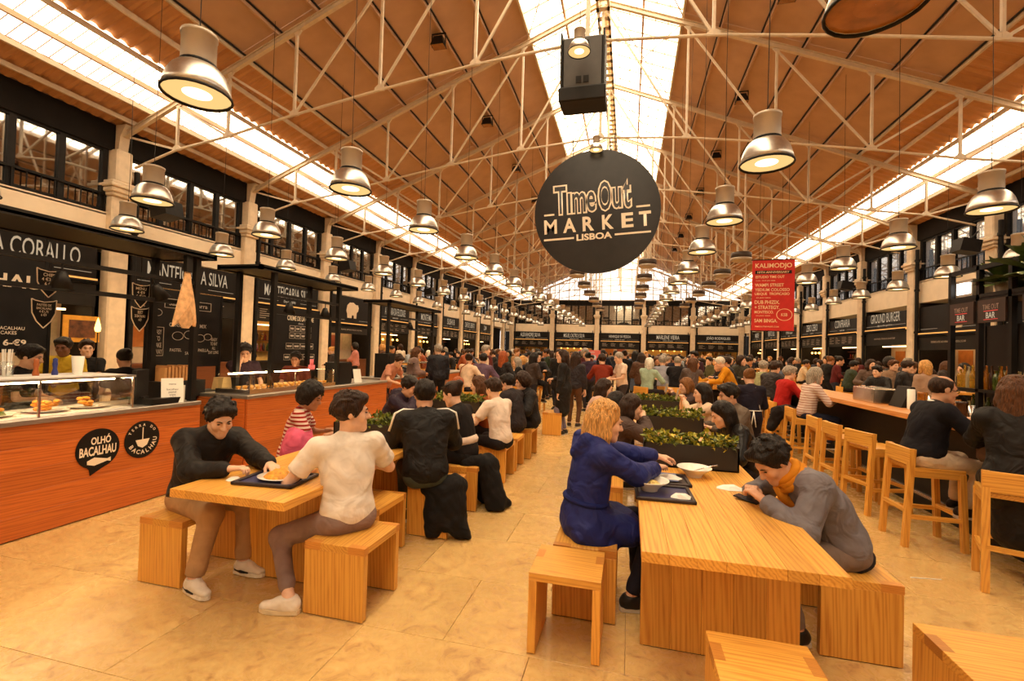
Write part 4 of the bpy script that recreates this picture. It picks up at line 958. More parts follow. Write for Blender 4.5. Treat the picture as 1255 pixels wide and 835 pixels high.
ring.f = [(k, (k + 1) % nn, nn + (k + 1) % nn, nn + k) for k in range(nn)]; ring.mi = [0] * nn; ring.prism([(.32, 1.95), (.52, 1.95), (.48, 1.88), (.42, 1.84), (.36, 1.88)], -.012, -.010, 1); ring.build('boat_emblem', M_LET, ob)
cb_ = board('black chalk menu board behind the hanging fish', -5.6, 4.42, 5.42, 1.30, 2.28)
for s_, wd, ht, x, z in (('Sabor by Terra', .55, .07, 0, 2.10), ('CONSERVAS', .28, .05, -.12, 1.84), ('MIX', .10, .05, .22, 1.84), ('EASY\nTO\nTAKE\nAWAY', .12, .30, -.40, 1.62), ('PASTEL', .16, .04, -.16, 1.52), ('SALADA', .16, .04, .05, 1.48), ('PAELLA', .16, .04, .24, 1.52), ('READY\nTO EAT\nALL\nDAY LONG', .16, .22, .40, 1.58)): letters(s_, wd, ht, M_CHALK, cb_, (x, -.012, z), .01)
mb = MB()
for cx_, cz_, r_ in ((-.14, 1.70, .075), (.02, 1.72, .075), (.18, 1.68, .07), (.30, 1.70, .06), (-.42, 1.98, .06)):
    for k in range(18):
        a0, a1 = 2 * PI * k / 18, 2 * PI * (k + 1) / 18; mb.beam((cx_ + r_ * math.cos(a0), -.012, cz_ + .7 * r_ * math.sin(a0)), (cx_ + r_ * math.cos(a1), -.012, cz_ + .7 * r_ * math.sin(a1)), .004, .006)
for p in ([(-.33, 2.05), (.33, 2.05), (.33, 2.16), (-.33, 2.16), (-.33, 2.05)], [(-.47, 1.45), (-.33, 1.45), (-.33, 1.80), (-.47, 1.80), (-.47, 1.45)]):
    for a, b in zip(p, p[1:]): mb.beam((a[0], -.012, a[1]), (b[0], -.012, b[1]), .004, .006)
mb.build('chalk_drawing', M_CHALK, cb_)
cr = board('black menu board with rows of pastry drawings', -5.95, 6.90, 8.05, 1.30, 2.30)
letters('CR\u00c8ME DE LA CR\u00c8ME', .72, .11, M_LET, cr, (.05, -.012, 2.12), .015); letters('doces', .14, .04, M_LETLIT, cr, (.05, -.012, 2.02))
mb = MB()
for z, n, wd in ((1.92, 4, .15), (1.79, 4, .15), (1.60, 4, .19), (1.40, 5, .17)):
    for k in range(n):
        x0 = .05 - n * wd / 2 + k * wd; 
        for a, b in (((x0 + .01, z - .05), (x0 + wd - .01, z - .05)), ((x0 + wd - .01, z - .05), (x0 + wd - .01, z + .05)), ((x0 + wd - .01, z + .05), (x0 + .01, z + .05)), ((x0 + .01, z + .05), (x0 + .01, z - .05))): mb.beam((a[0], -.012, a[1]), (b[0], -.012, b[1]), .004, .006)
        mb.prism([(x0 + .04, z - .02), (x0 + wd - .04, z - .02), (x0 + wd - .03, z + .015), (x0 + .03, z + .015)], -.012, -.010, 1)
mb.build('pastry_drawing', M_CHALK, cr)
# shield-shaped price signs hung from the rails
for y, z, x, s_, lb in ((3.33, 2.17, -5.5, 'CHIPS\n4 \u20ac3,75\n6 \u20ac5', 'upper shield price sign beside the big black menu board'), (3.30, 1.87, -5.5, 'PASTEIS DE\nBACALHAU\n4 \u20ac1,75\n6 \u20ac9', 'lower shield price sign beside the big black menu board'), (4.18, 2.15, -5.45, 'MENU\n4 \u20ac9\n6 \u20ac12', 'upper shield price sign left of the chalk board'), (4.18, 1.88, -5.45, 'SELECT\nDE BACALHAU\n4 \u20ac9', 'lower shield price sign left of the chalk board')):
    t = thing('shield_price_sign', lb, 'sign', (x, y, z), PI / 2, 'shield price signs')
    P = [(x * .72, z_ * .66) for x, z_ in ((-.14, .20), (-.10, .18), (0, .16), (.10, .18), (.14, .20), (.13, .0), (.08, -.12), (0, -.22), (-.08, -.12), (-.13, .0))]
    MB().prism(P, -.005, .005, 1).build('plate', M_BLACK, t); mb = MB()
    for a, b in zip(P, P[1:] + P[:1]): mb.beam((a[0], -.008, a[1]), (b[0], -.008, b[1]), .006, .008)
    mb.build('outline', M_LET, t); letters(s_, .12, .12, M_LET, t, (0, -.009, .03), .015); MB().tube([(0, 0, .11), (0, 0, 2.6 - z)], .004, 4).build('cord', M_BLACK, t)
# dried cod hung at the post
cod = thing('dried_fish', 'flattened dried cod hanging tail up from the canopy', 'fish', (-4.74, 4.14, 1.78), PI / 2 + .25)
P = [(x * 1.18, z_) for x, z_ in ((-.03, .66), (.03, .66), (.05, .52), (.09, .38), (.13, .22), (.17, .04), (.15, -.01), (.09, .05), (.04, .0), (-.04, .0), (-.09, .06), (-.17, .01), (-.16, .08), (-.12, .24), (-.08, .40), (-.045, .54))]
mb = MB(); n = len(P); mb.v = [(x, -.004, z) for x, z in P] + [(x, .010, z) for x, z in P] + [(0, -.035, .25), (0, .02, .25), (0, -.03, .1), (0, -.02, .45)]
mb.f = [(k, (k + 1) % n, 2 * n) for k in range(n)] + [((k + 1) % n + n, k + n, 2 * n + 1) for k in range(n)] + [(k, k + n, (k + 1) % n + n, (k + 1) % n) for k in range(n)]; mb.mi = [0] * len(mb.f)
mb.build('body', plain('dried_cod_skin', lin((214, 168, 120)), .8, var=.25, nscale=18, bump=.6), cod); MB().box(-.05, .05, -.02, .02, .62, .80).build('tail_clamp', M_BLACK, cod); MB().tube([(0, 0, .78), (0, 0, .83)], .006, 5).build('hook', M_CHROME, cod)
# till, papers and boxes on the first counter end
o = MB().prism([(-.13, 0), (.13, 0), (.13, .30), (-.13, .30)], -.02, .02, 1).box(-.05, .05, -.06, .08, -.06, .02).build('till_screen', M_BLACK); o.location = (-4.98, 3.86, 1.025); o.rotation_euler = (0, 0, PI / 2 + .5); tag(o, 'black till screen on the first counter, left of the paper menu', 'screen')
o = MB().prism([(-.10, 0), (.10, 0), (.10, .27), (-.10, .27)], -.004, 0, 1).build('paper_menu', M_PAPER); o.location = (-4.78, 4.06, .967); o.rotation_euler = (math.radians(-14), 0, PI / 2 - .55); tag(o, 'white paper menu leaning on the first counter', 'paper')
letters('menu\n\nbacalhau\npastel\nsopa\nvinho', .10, .16, M_BLACK, o, (0, -.006, .13))
o = MB().box(-.07, .07, -.05, .05, 0, .17).build('napkin_box', M_PAPER); o.location = (-4.95, 4.24, .967); o.rotation_euler = (0, 0, .3); tag(o, 'white napkin box at the end of the first counter', 'box')
o = MB().box(-.07, .07, -.16, .16, 0, .06).box(-.072, .072, -.13, .13, .02, .045).build('card_reader_stand', M_BLACK); o.location = (-4.82, 3.98, .967); tag(o, 'low black stand under the paper menu', 'stand')
t = thing('paper_bag_stack', 'stack of brown takeaway bags in front of the chalk board', 'bags', (-5.35, 4.55, 1.16), PI / 2)
for k in range(9): MB().box(-.22 + k * .045, -.19 + k * .045, -.12, .12, 0, .16 + .01 * (k % 3)).build('paper_bag', plain('kraft_paper', lin((206, 150, 90)), .8), t)
MB().box(-.3, .3, -.15, .15, -.20, 0).build('rack', M_BLACK, t)
o = MB().prism([(-.09, 0), (.09, 0), (.06, .16), (-.06, .16)], -.08, .08, 1).build('takeaway_box', plain('pale_carton', lin((224, 190, 130)), .7)); o.location = (-5.35, 5.25, 1.0); o.rotation_euler = (0, 0, PI / 2); tag(o, 'pale takeaway carton right of the chalk board', 'box')
o = MB().box(-.14, .14, -.3, .3, 0, 1.0).build('back_cabinet', M_BLACK); o.location = (-5.42, 4.95, 0); tag(o, 'low black cabinet under the chalk menu board', 'cabinet')
# pastry case on the second counter
gc = thing('pastry_display_case', 'low glass case of custard tarts on the second counter', 'display case', (-4.55, 0, .995), 0)
MB().box(-.50, .02, 4.86, 6.6, 0, .06).build('tray_base', M_CHROME, gc)
for y in (4.88, 5.7, 6.58): MB().box(-.012, .002, y - .006, y + .006, .06, .26).build('upright', M_CHROME, gc)
MB().box(-.003, .0, 4.88, 6.58, .06, .25).build('front_pane', M_GLASS, gc); MB().box(-.48, -.01, 4.878, 4.883, .06, .25).build('end_pane', M_GLASS, gc); MB().box(-.42, .0, 4.88, 6.58, .25, .256).build('top_pane', M_GLASS, gc)
MB().tube([(-.40, 4.95, .24), (-.40, 6.5, .24)], .010, 6).build('tube_lamp', M_CASEL, gc)
tm = MB(); tm.lathe([(.022, 0), (.034, .026), (.030, .026), (.001, .020)], 12); tm.cur = 1; tm.lathe([(.030, .024), (.02, .030), (.001, .032)], 12); tm = tm.mesh('custard_tart', True)
tm.materials.append(M_FOOD); tm.materials.append(plain('caramelised_custard', lin((236, 170, 50)), .4, var=.4, nscale=60))
for i in range(3):
    for j in range(15):
        o = obj('custard_tart', tm, None, None, (-4.62 - i * .10, 4.98 + j * .105, 1.055)); tag(o, 'custard tart in the %s row of the glass pastry case' % ('front', 'middle', 'back')[i], 'pastry', 'custard tarts in the glass case')
o = MB().lathe([(.045, 0), (.05, .01), (.05, .07), (.045, .07), (.001, .06)], 14).box(-.03, .03, -.006, .006, .06, .16).build('sign_holder', plain('pink_card', lin((230, 120, 130)), .7), None, True); o.location = (-4.75, 6.3, 1.255); tag(o, 'small pink card standing on the pastry case', 'card')
o = MB().prism([(-.08, 0), (.08, 0), (.08, .24), (-.08, .24)], -.004, 0, 1).build('paper_menu', M_PAPER); o.location = (-4.56, 7.3, .998); o.rotation_euler = (math.radians(-12), 0, PI / 2 - .3); tag(o, 'white paper menu standing on the second counter', 'paper')
o = MB().box(-.12, .12, -.2, .2, 0, .36).box(-.02, .14, -.18, .18, .02, .34).build('coffee_machine', M_BLACK); o.location = (-4.75, 7.0, .995); tag(o, 'black coffee machine on the second counter', 'machine')
t = thing('cake_stand', 'tiered glass cake stand on the third counter', 'cake stand', (-4.9, 9.3, .995), 0)
MB().lathe([(.07, 0), (.02, .03), (.02, .14), (.17, .15), (.17, .16), (.015, .16), (.015, .30), (.13, .31), (.13, .32), (.01, .32), (.01, .4), (.001, .4)], 18).build('stand', M_CHROME, t, True)
for k in range(7): MB().ball((.11 * math.cos(k * .9), .11 * math.sin(k * .9), .18), .035, 8, 6).build('cake', M_FOOD, t, True)
o = MB().box(-.15, .15, -.2, .2, 0, .5).box(.15, .16, -.15, .15, .05, .45).build('till_screen', M_BLACK); o.location = (-4.95, 8.95, .995); tag(o, 'black till block at the near end of the third counter', 'screen')
for k, (y, lb) in enumerate(((10.2, 'framed display of plates on the third counter, nearer'), (11.4, 'framed display of plates on the third counter, farther'))):
    t = thing('food_display_case', lb, 'display case', (-4.95, y, .995), 0, 'small glass cases on the third counter'); MB().box(-.2, .2, -.4, .4, 0, .03).box(-.2, .2, -.4, .4, .27, .29).build('frame', M_CHROME, t); MB().box(.195, .2, -.4, .4, .03, .27).build('front_pane', M_GLASS, t); rough_mound(.15, .08, seed=70 + k).build('food', M_FOOD, t, True, loc=(0, 0, .03))
# picture and posters behind, flame-shaped lamp
t = thing('framed_picture', 'gold framed picture at the back of the chocolate stall', 'picture', (-10.2, 6.75, 1.55), PI / 2); t.scale = (.62, 1, .62)
MB().box(-.5, .5, 0, .03, 0, .82).build('frame', plain('gold_frame', lin((210, 150, 50)), .5), t); MB().box(-.36, .36, -.008, 0, .14, .68).build('print', plain('dark_photo_print', lin((96, 56, 30)), .5, var=.6, nscale=7), t); MB().box(-.02, .02, .03, .06, -2.5, .5).build('stand', M_BLACK, t)
o = MB().lathe([(.001, 0), (.055, .02), (.07, .10), (.05, .22), (.02, .34), (.001, .40)], 14).build('flame_lamp', emis('flame_lamp_glow', (1.0, .62, .16), 5.0), None, True); o.location = (-6.6, 4.45, 1.55); o.location = (-6.9, 4.75, 1.72); o.scale = (.5, .5, .5); tag(o, 'glowing flame-shaped lamp beside the picture', 'lamp'); MB().tube([(0, 0, -3.44), (0, 0, .01)], .012, 6).lathe([(.18, -3.44), (.17, -3.41), (.012, -3.40)], 12).build('stand', M_BLACK, o)
# far red kiosk sign
t = thing('kiosk_sign', 'lit red ice-cream kiosk sign far down the walkway', 'sign', (-2.2, 28.0, 0), 0)
MB().box(-.7, .7, -.05, .05, 1.12, 1.78).build('panel', emis('red_lightbox', (1.0, .16, .08), .8), t); MB().box(-.75, .75, -.02, .5, 0, 1.1).build('cabinet', W_PX, t)
for x in (-.22, .22): MB().lathe([(.14, -.003), (.001, .003)], 18, (0, 0, 0)).build('round_emblem', M_LETLIT, t, loc=(x, -.055, 1.36), rot=(PI / 2, 0, 0))
letters('GELATO', .5, .09, M_LETLIT, t, (0, -.056, 1.65), .02)

for y, kind, lb in ((3.30, 'cup', 'tall white paper cup on top of the food case'), (2.78, 'straws', 'clear holder of straws on top of the food case'), (2.98, 'mill', 'wooden pepper mill on top of the food case'), (3.12, 'mill2', 'blue pepper mill on top of the food case')):
    if kind == 'cup': o = MB().lathe([(.035, 0), (.048, .17), (.044, .17), (.032, .01), (.001, .01)], 14).build('paper_cup', M_PAPER, None, True)
    elif kind == 'straws':
        o = MB().lathe([(.045, 0), (.045, .13), (.042, .13), (.042, .005), (.001, .005)], 14).build('straw_holder', M_GLASS, None, True)
        for k in range(7): MB().tube([(.02 * math.cos(k), .02 * math.sin(k), .006), (.03 * math.cos(k), .03 * math.sin(k), .23)], .004, 5).build('straw', M_PAPER, o)
    else: o = MB().lathe([(.022, 0), (.024, .02), (.014, .06), (.020, .10), (.016, .12), (.018, .145), (.001, .155)], 12).build('pepper_mill', plain('mill_wood', lin((170, 90, 40)), .4) if kind == 'mill' else plain('mill_blue', lin((40, 50, 120)), .4), None, True)
    o.location = (-5.02, y, 1.300); tag(o, lb, {'cup': 'cup', 'straws': 'holder'}.get(kind, 'pepper mill'))
# ------------------------------------------------------------------ people: smooth implicit bodies turned into meshes
V = lambda *a: np.array(a, float)
def unit(v): return v / max(1e-9, np.linalg.norm(v))
def ik(S, T, l1, l2, pole):
    d = T - S; L = min(np.linalg.norm(d), (l1 + l2) * .998); dn = unit(d); a = (l1 * l1 - l2 * l2 + L * L) / (2 * L); r = math.sqrt(max(0, l1 * l1 - a * a))
    p = pole - dn * (pole @ dn); p = unit(p) if np.linalg.norm(p) > 1e-6 else V(0, 0, 1)
    return S + dn * a + p * r, S + dn * L
def joints(P):
    """local joints: the figure faces +y, its right side is +x"""
    J = {}; b = P.get('bulk', 1.0); hz = P.get('hip', .93); lean = math.radians(P.get('lean', 3)); side = math.radians(P.get('side', 0)); tw = math.radians(P.get('twist', 0)); slump = P.get('slump', 1.25)
    P0 = V(0, 0, hz); J['P0'] = P0
    u1 = unit(V(math.sin(side) * .6, math.sin(lean * .75), math.cos(lean * .75))); u2 = unit(V(math.sin(side), math.sin(lean * slump), math.cos(lean * slump)))
    C = P0 + u1 * .27; N = C + u2 * .23; J['u1'], J['u2'], J['C'], J['N'] = u1, u2, C, N
    sr = V(math.cos(tw), math.sin(tw), 0); sr = unit(sr - u2 * (sr @ u2)); sf = np.cross(u2, sr); J['sr'], J['sf'] = sr, sf
    sw = .172 * b * P.get('shw', 1.0)
    hy, hp = P.get('head', (0, 0)); hy, hp = math.radians(hy), math.radians(hp)
    f0 = V(-math.sin(hy), math.cos(hy), 0); hf = f0 * math.cos(hp) - V(0, 0, 1) * math.sin(hp); hr = unit(np.cross(hf, V(0, 0, 1))); 
    roll = math.radians(P.get('roll', 0)); hu = np.cross(hr, hf); hr, hu = hr * math.cos(roll) + hu * math.sin(roll), hu * math.cos(roll) - hr * math.sin(roll)
    nd = unit(u2 * .6 + hu * .6 + hf * .10); J['Hc'] = N + nd * .085 + hu * .085 + hf * .025; J['hf'], J['hu'], J['hr'] = hf, hu, hr
    for k, s in (('R', 1), ('L', -1)):
        Sh = N - u2 * .045 + sr * sw * s - sf * .005; J['S' + k] = Sh
        T = P.get('hand' + k)
        if T is None: T = Sh + V(.07 * s, .05, -.52)
        el = P.get('elbow' + k); el = V(*el) if el is not None else sr * s * .7 - sf * .35 - V(0, 0, .8)
        J['E' + k], J['W' + k] = ik(Sh, np.array(T, float), .285, .255, el)
        H = P0 + V(.088 * s, 0, -.02); J['H' + k] = H
        F = P.get('foot' + k)
        if F is None: F = V(.10 * s, .0, .085) if hz > .8 else V(.12 * s, .42, .085)
        kn = P.get('knee' + k); kn = V(*kn) if kn is not None else V(.12 * s, 1, .25)
        J['K' + k], J['A' + k] = ik(H, np.array(F, float), .43, .42, kn)
        J['T' + k] = math.radians(P.get('toe' + k, -12 * s))
    return J
def cap(a, b, ra, rb=None, k=.03, flat=None): return ('cap', np.array(a, float), np.array(b, float), ra, ra if rb is None else rb, k, flat)
def cyl(a, b, ra, rb=None, k=.03): return ('cyl', np.array(a, float), np.array(b, float), ra, ra if rb is None else rb, k, None)
def ell(c, ax, rad, k=.04, neg=False): return ('nel' if neg else 'ell', np.array(c, float), np.array(ax, float), np.array(rad, float), None, k, None)
def half(p, n): return ('cut', np.array(p, float), unit(np.array(n, float)), 0, 0, .0, None)
def surface(prims, vox, noise=None):
    lo, hi = V(9, 9, 9), V(-9, -9, -9)
    for t, a, b, r, r2, k, fl in prims:
        if t in ('cap', 'cyl'): m = max(r, r2); lo = np.minimum(lo, np.minimum(a, b) - m); hi = np.maximum(hi, np.maximum(a, b) + m)
        elif t == 'ell': m = r.max(); lo = np.minimum(lo, a - m); hi = np.maximum(hi, a + m)
    lo = lo - 3 * vox; hi = hi + 3 * vox; n = np.ceil((hi - lo) / vox).astype(int) + 1
    ax = [lo[i] + vox * np.arange(n[i]) for i in range(3)]; D = np.full(n, .5, np.float32)
    for t, a, b, r, r2, k, fl in prims:
        if t == 'cut':
            G = (ax[0][:, None, None] - a[0]) * b[0] + (ax[1][None, :, None] - a[1]) * b[1] + (ax[2][None, None, :] - a[2]) * b[2]
            D = np.maximum(D, G.astype(np.float32)); continue
        if t in ('cap', 'cyl'): m = max(r, r2) + k + vox * 2; l_, h_ = np.minimum(a, b) - m, np.maximum(a, b) + m
        else: m = r.max() + k + vox * 2; l_, h_ = a - m, a + m
        i0 = np.clip(np.floor((l_ - lo) / vox).astype(int), 0, n - 1); i1 = np.clip(np.ceil((h_ - lo) / vox).astype(int) + 1, 1, n)
        sl = tuple(slice(i0[i], i1[i]) for i in range(3)); x, y, z = ax[0][sl[0]][:, None, None], ax[1][sl[1]][None, :, None], ax[2][sl[2]][None, None, :]
        if t in ('cap', 'cyl'):
            d = b - a; L2 = max(1e-9, d @ d); tt = ((x - a[0]) * d[0] + (y - a[1]) * d[1] + (z - a[2]) * d[2]) / L2; tc = np.clip(tt, 0, 1)
            qx, qy, qz = x - a[0] - tc * d[0], y - a[1] - tc * d[1], z - a[2] - tc * d[2]
            if fl is not None:
                nv, s_ = fl; dn = (qx * nv[0] + qy * nv[1] + qz * nv[2]) * (1 / s_ - 1); qx, qy, qz = qx + nv[0] * dn, qy + nv[1] * dn, qz + nv[2] * dn
            if t == 'cap': dd = np.sqrt(qx * qx + qy * qy + qz * qz) - (r + (r2 - r) * tc)
            else:
                tu = tt; ux, uy, uz = x - a[0] - tu * d[0], y - a[1] - tu * d[1], z - a[2] - tu * d[2]
                dd = np.maximum(np.sqrt(ux * ux + uy * uy + uz * uz) - (r + (r2 - r) * tc), (np.abs(tt - .5) - .5) * math.sqrt(L2))
        else:
            px, py, pz = x - a[0], y - a[1], z - a[2]; c = [(px * b[i][0] + py * b[i][1] + pz * b[i][2]) for i in range(3)]
            k0 = np.sqrt(sum((c[i] / r[i]) ** 2 for i in range(3))); k1 = np.sqrt(sum((c[i] / r[i] ** 2) ** 2 for i in range(3))) + 1e-9; dd = k0 * (k0 - 1) / k1
        A = D[sl]; dd = dd.astype(np.float32)
        if t == 'nel':
            D[sl] = np.maximum(A, -dd) if k <= 0 else (lambda h: A + (-dd - A) * h + k * h * (1 - h))(np.clip(.5 - .5 * (A + dd) / k, 0, 1))
        else:
            h = np.clip(.5 + .5 * (A - dd) / k, 0, 1); D[sl] = A + (dd - A) * h - k * h * (1 - h)
    if noise is not None:
        am, fq = noise; X, Y, Z = np.meshgrid(*ax, indexing='ij')
        D = D + am * (np.sin(X * fq + 1.3) * np.sin(Y * fq * 1.1 + .4) * np.sin(Z * fq * .9) + .5 * np.sin(X * fq * 2.1) * np.sin(Y * fq * 2.3 + 1) * np.sin(Z * fq * 1.9 + 2)).astype(np.float32)
    # surface nets
    Sg = D < 0; c = [(i, j, k) for i in (0, 1) for j in (0, 1) for k in (0, 1)]
    sub = lambda A, o: A[o[0]:A.shape[0] - 1 + o[0], o[1]:A.shape[1] - 1 + o[1], o[2]:A.shape[2] - 1 + o[2]]
    cnt = sum(sub(Sg, o).astype(np.int8) for o in c); act = (cnt > 0) & (cnt < 8); idx = np.argwhere(act)
    if len(idx) == 0: return np.zeros((0, 3)), np.zeros((0, 4), int)
    ids = -np.ones(act.shape, np.int64); ids[act] = np.arange(len(idx))
    vals = {o: sub(D, o)[act] for o in c}; acc = np.zeros((len(idx), 3)); w = np.zeros(len(idx))
    for a in c:
        for axx in range(3):
            if a[axx] == 0:
                b = tuple(1 if i == axx else a[i] for i in range(3)); va, vb = vals[a], vals[b]; m = (va < 0) != (vb < 0)
                t = np.where(m, va / np.where(m, va - vb, 1), 0); p = np.array(a, float)[None, :].repeat(len(idx), 0); p[:, axx] = t
                acc += p * m[:, None]; w += m
    vs = lo + vox * (idx + acc / w[:, None]); fs = []
    for axx in range(3):
        o1, o2 = [(1, 2), (2, 0), (0, 1)][axx]
        A = Sg.take(range(Sg.shape[axx] - 1), axx); B = Sg.take(range(1, Sg.shape[axx]), axx); m = A != B
        e = np.argwhere(m); e = e[(e[:, o1] > 0) & (e[:, o2] > 0) & (e[:, o1] < n[o1] - 1) & (e[:, o2] < n[o2] - 1)]
        inside = A[tuple(e.T)]
        def g(d1, d2): q = e.copy(); q[:, o1] -= d1; q[:, o2] -= d2; return ids[tuple(q.T)]
        q = np.stack([g(1, 1), g(0, 1), g(0, 0), g(1, 0)], 1); q[~inside] = q[~inside][:, ::-1]; fs.append(q)
    fs = np.concatenate(fs); fs = fs[(fs >= 0).all(1)]
    for _ in range(2):     # light smoothing
        s = np.zeros_like(vs); cn = np.zeros(len(vs))
        for i in range(4):
            np.add.at(s, fs[:, i], vs[fs[:, (i + 1) % 4]]); np.add.at(s, fs[:, i], vs[fs[:, (i + 3) % 4]]); np.add.at(cn, fs[:, i], 2)
        vs = .5 * vs + .5 * s / np.maximum(cn, 1)[:, None]
    return vs, fs
def mesh_from(parts, name):
    """join several surfaces into one mesh"""
    vs = np.concatenate([p[0] for p in parts]); off = np.cumsum([0] + [len(p[0]) for p in parts[:-1]]); fs = np.concatenate([p[1] + o for p, o in zip(parts, off)]).astype(np.int32)
    me = bpy.data.meshes.new(name); me.vertices.add(len(vs)); me.vertices.foreach_set('co', vs.astype(np.float32).ravel()); me.loops.add(len(fs) * 4); me.polygons.add(len(fs))
    me.polygons.foreach_set('loop_start', np.arange(len(fs), dtype=np.int32) * 4); me.loops.foreach_set('vertex_index', fs.ravel()); me.polygons.foreach_set('use_smooth', np.ones(len(fs), bool)); me.update(calc_edges=True); return me
def head_prims(J, q):
    c, hf, hu, hr = J['Hc'], J['hf'], J['hu'], J['hr']; at = lambda r, f, u: c + hr * r + hf * f + hu * u; A = (hr, hf, hu)
    L = [ell(at(0, -.014, .030), A, (.074, .093, .087), .03), ell(at(0, .020, -.035), A, (.057, .068, .082), .03)]
    for s in (-1, 1): L += [cap(at(.044 * s, .0, -.068), at(.010 * s, .066, -.098), .023, .019, .03), ell(at(.036 * s, .062, -.028), A, (.024, .022, .026), .02), cap(at(.012 * s, .084, .022), at(.036 * s, .073, .022), .010, .010, .015)]
    L += [cap(at(0, .086, .012), at(0, .108, -.030), .008, .013, .012), cap(at(-.010, .097, -.034), at(.010, .097, -.034), .009, .009, .008), cap(at(-.018, .086, -.058), at(.018, .086, -.058), .0075, .0075, .010), cap(at(-.015, .084, -.069), at(.015, .084, -.069), .008, .008, .010), ell(at(0, .072, -.096), A, (.02, .018, .018), .02)]
    for s in (-1, 1):
        if q < 2: L.append(ell(at(.031 * s, .097, .003), A, (.014, .014, .010), .010, True))
        L.append(ell(at(.075 * s, -.010, -.004), A, (.010, .021, .031), .008))
    L = grow(L, c, HS); L.append(cap(J['N'] - J['u2'] * .05, c - hu * .05 - hf * .018, .057, .052, .03)); return L
def grow(L, c, s):
    G = []
    for t, a, b, r, r2, k, fl in L:
        if t in ('cap', 'cyl'): G.append((t, c + (a - c) * s, c + (b - c) * s, r * s, r2 * s, k * s, fl))
        elif t == 'cut': G.append((t, c + (a - c) * s, b, r, r2, k, fl))
        else: G.append((t, c + (a - c) * s, b, r * s, r2, k * s, fl))
    return G
HS = 1.08
def hand_prims(J, k, P):
    W, E = J['W' + k], J['E' + k]; d = unit(W - E); s_ = 1 if k == 'R' else -1
    hd = P.get('hdir' + k); d = unit(V(*hd)) if hd is not None else d
    n = P.get('palm' + k); n = V(*n) if n is not None else V(0, 0, -1.0); n = n - d * (n @ d); n = unit(n) if np.linalg.norm(n) > .1 else unit(np.cross(d, V(1, 0, .2)))
    t = np.cross(n, d) * -s_; curl = math.radians(P.get('curl', 28)); L = [cap(W - d * .05, W + d * .03, .026, .024, .015, (n, .75))]
    for o, ln in zip((.031, .011, -.009, -.028), (.066, .076, .070, .054)):
        kb = W + d * .088 + t * o - n * .002; L.append(cap(W + d * .02 + t * o * .6, kb, .014, .0115, .012)); p = kb; a = curl * .6
        for f, r in ((.48, .0092), (.30, .0085), (.24, .0076)):
            q = p + (d * math.cos(a) + n * math.sin(a)) * ln * f; L.append(cap(p, q, r, r * .94, .004)); p = q; a += curl
    p0 = W + d * .025 + t * .022; p1 = W + d * .055 + t * .047 + n * .012; p2 = p1 + unit(d * .8 + t * .25 + n * .4) * .032; p3 = p2 + unit(d * .9 + n * .5 - t * .1) * .026
    return L + [cap(p0, p1, .016, .0125, .012), cap(p1, p2, .0115, .0105, .006), cap(p2, p3, .0102, .0088, .006)]
def torso(J, b, g, d=1.0, low=True):
    u1, u2, sr, sf, C, P0 = J['u1'], J['u2'], J['sr'], J['sf'], J['C'], J['P0']; X1 = V(1, 0, 0); F1 = np.cross(u1, X1)
    L = [ell(C + u2 * .05 + sf * .005, (sr, sf, u2), (.160 * b + g, .108 * d + g, .20 + g), .05), cap(J['SR'] - sr * .015, J['SL'] + sr * .015, .056 + g, None, .06), ell(P0 * .45 + C * .55 + sf * .01 * d, (X1, F1, u1), (.142 * b + g, .108 * d + g, .19 + g), .05), cap(J['N'] - u2 * .06, J['N'] + u2 * .012, .062 + g * .6, .055 + g * .6, .04)]
    if low: L.append(ell(P0 + u1 * .03, (X1, F1, u1), (.160 * b + g, .122 * d + g, .125 + g), .05))
    return L
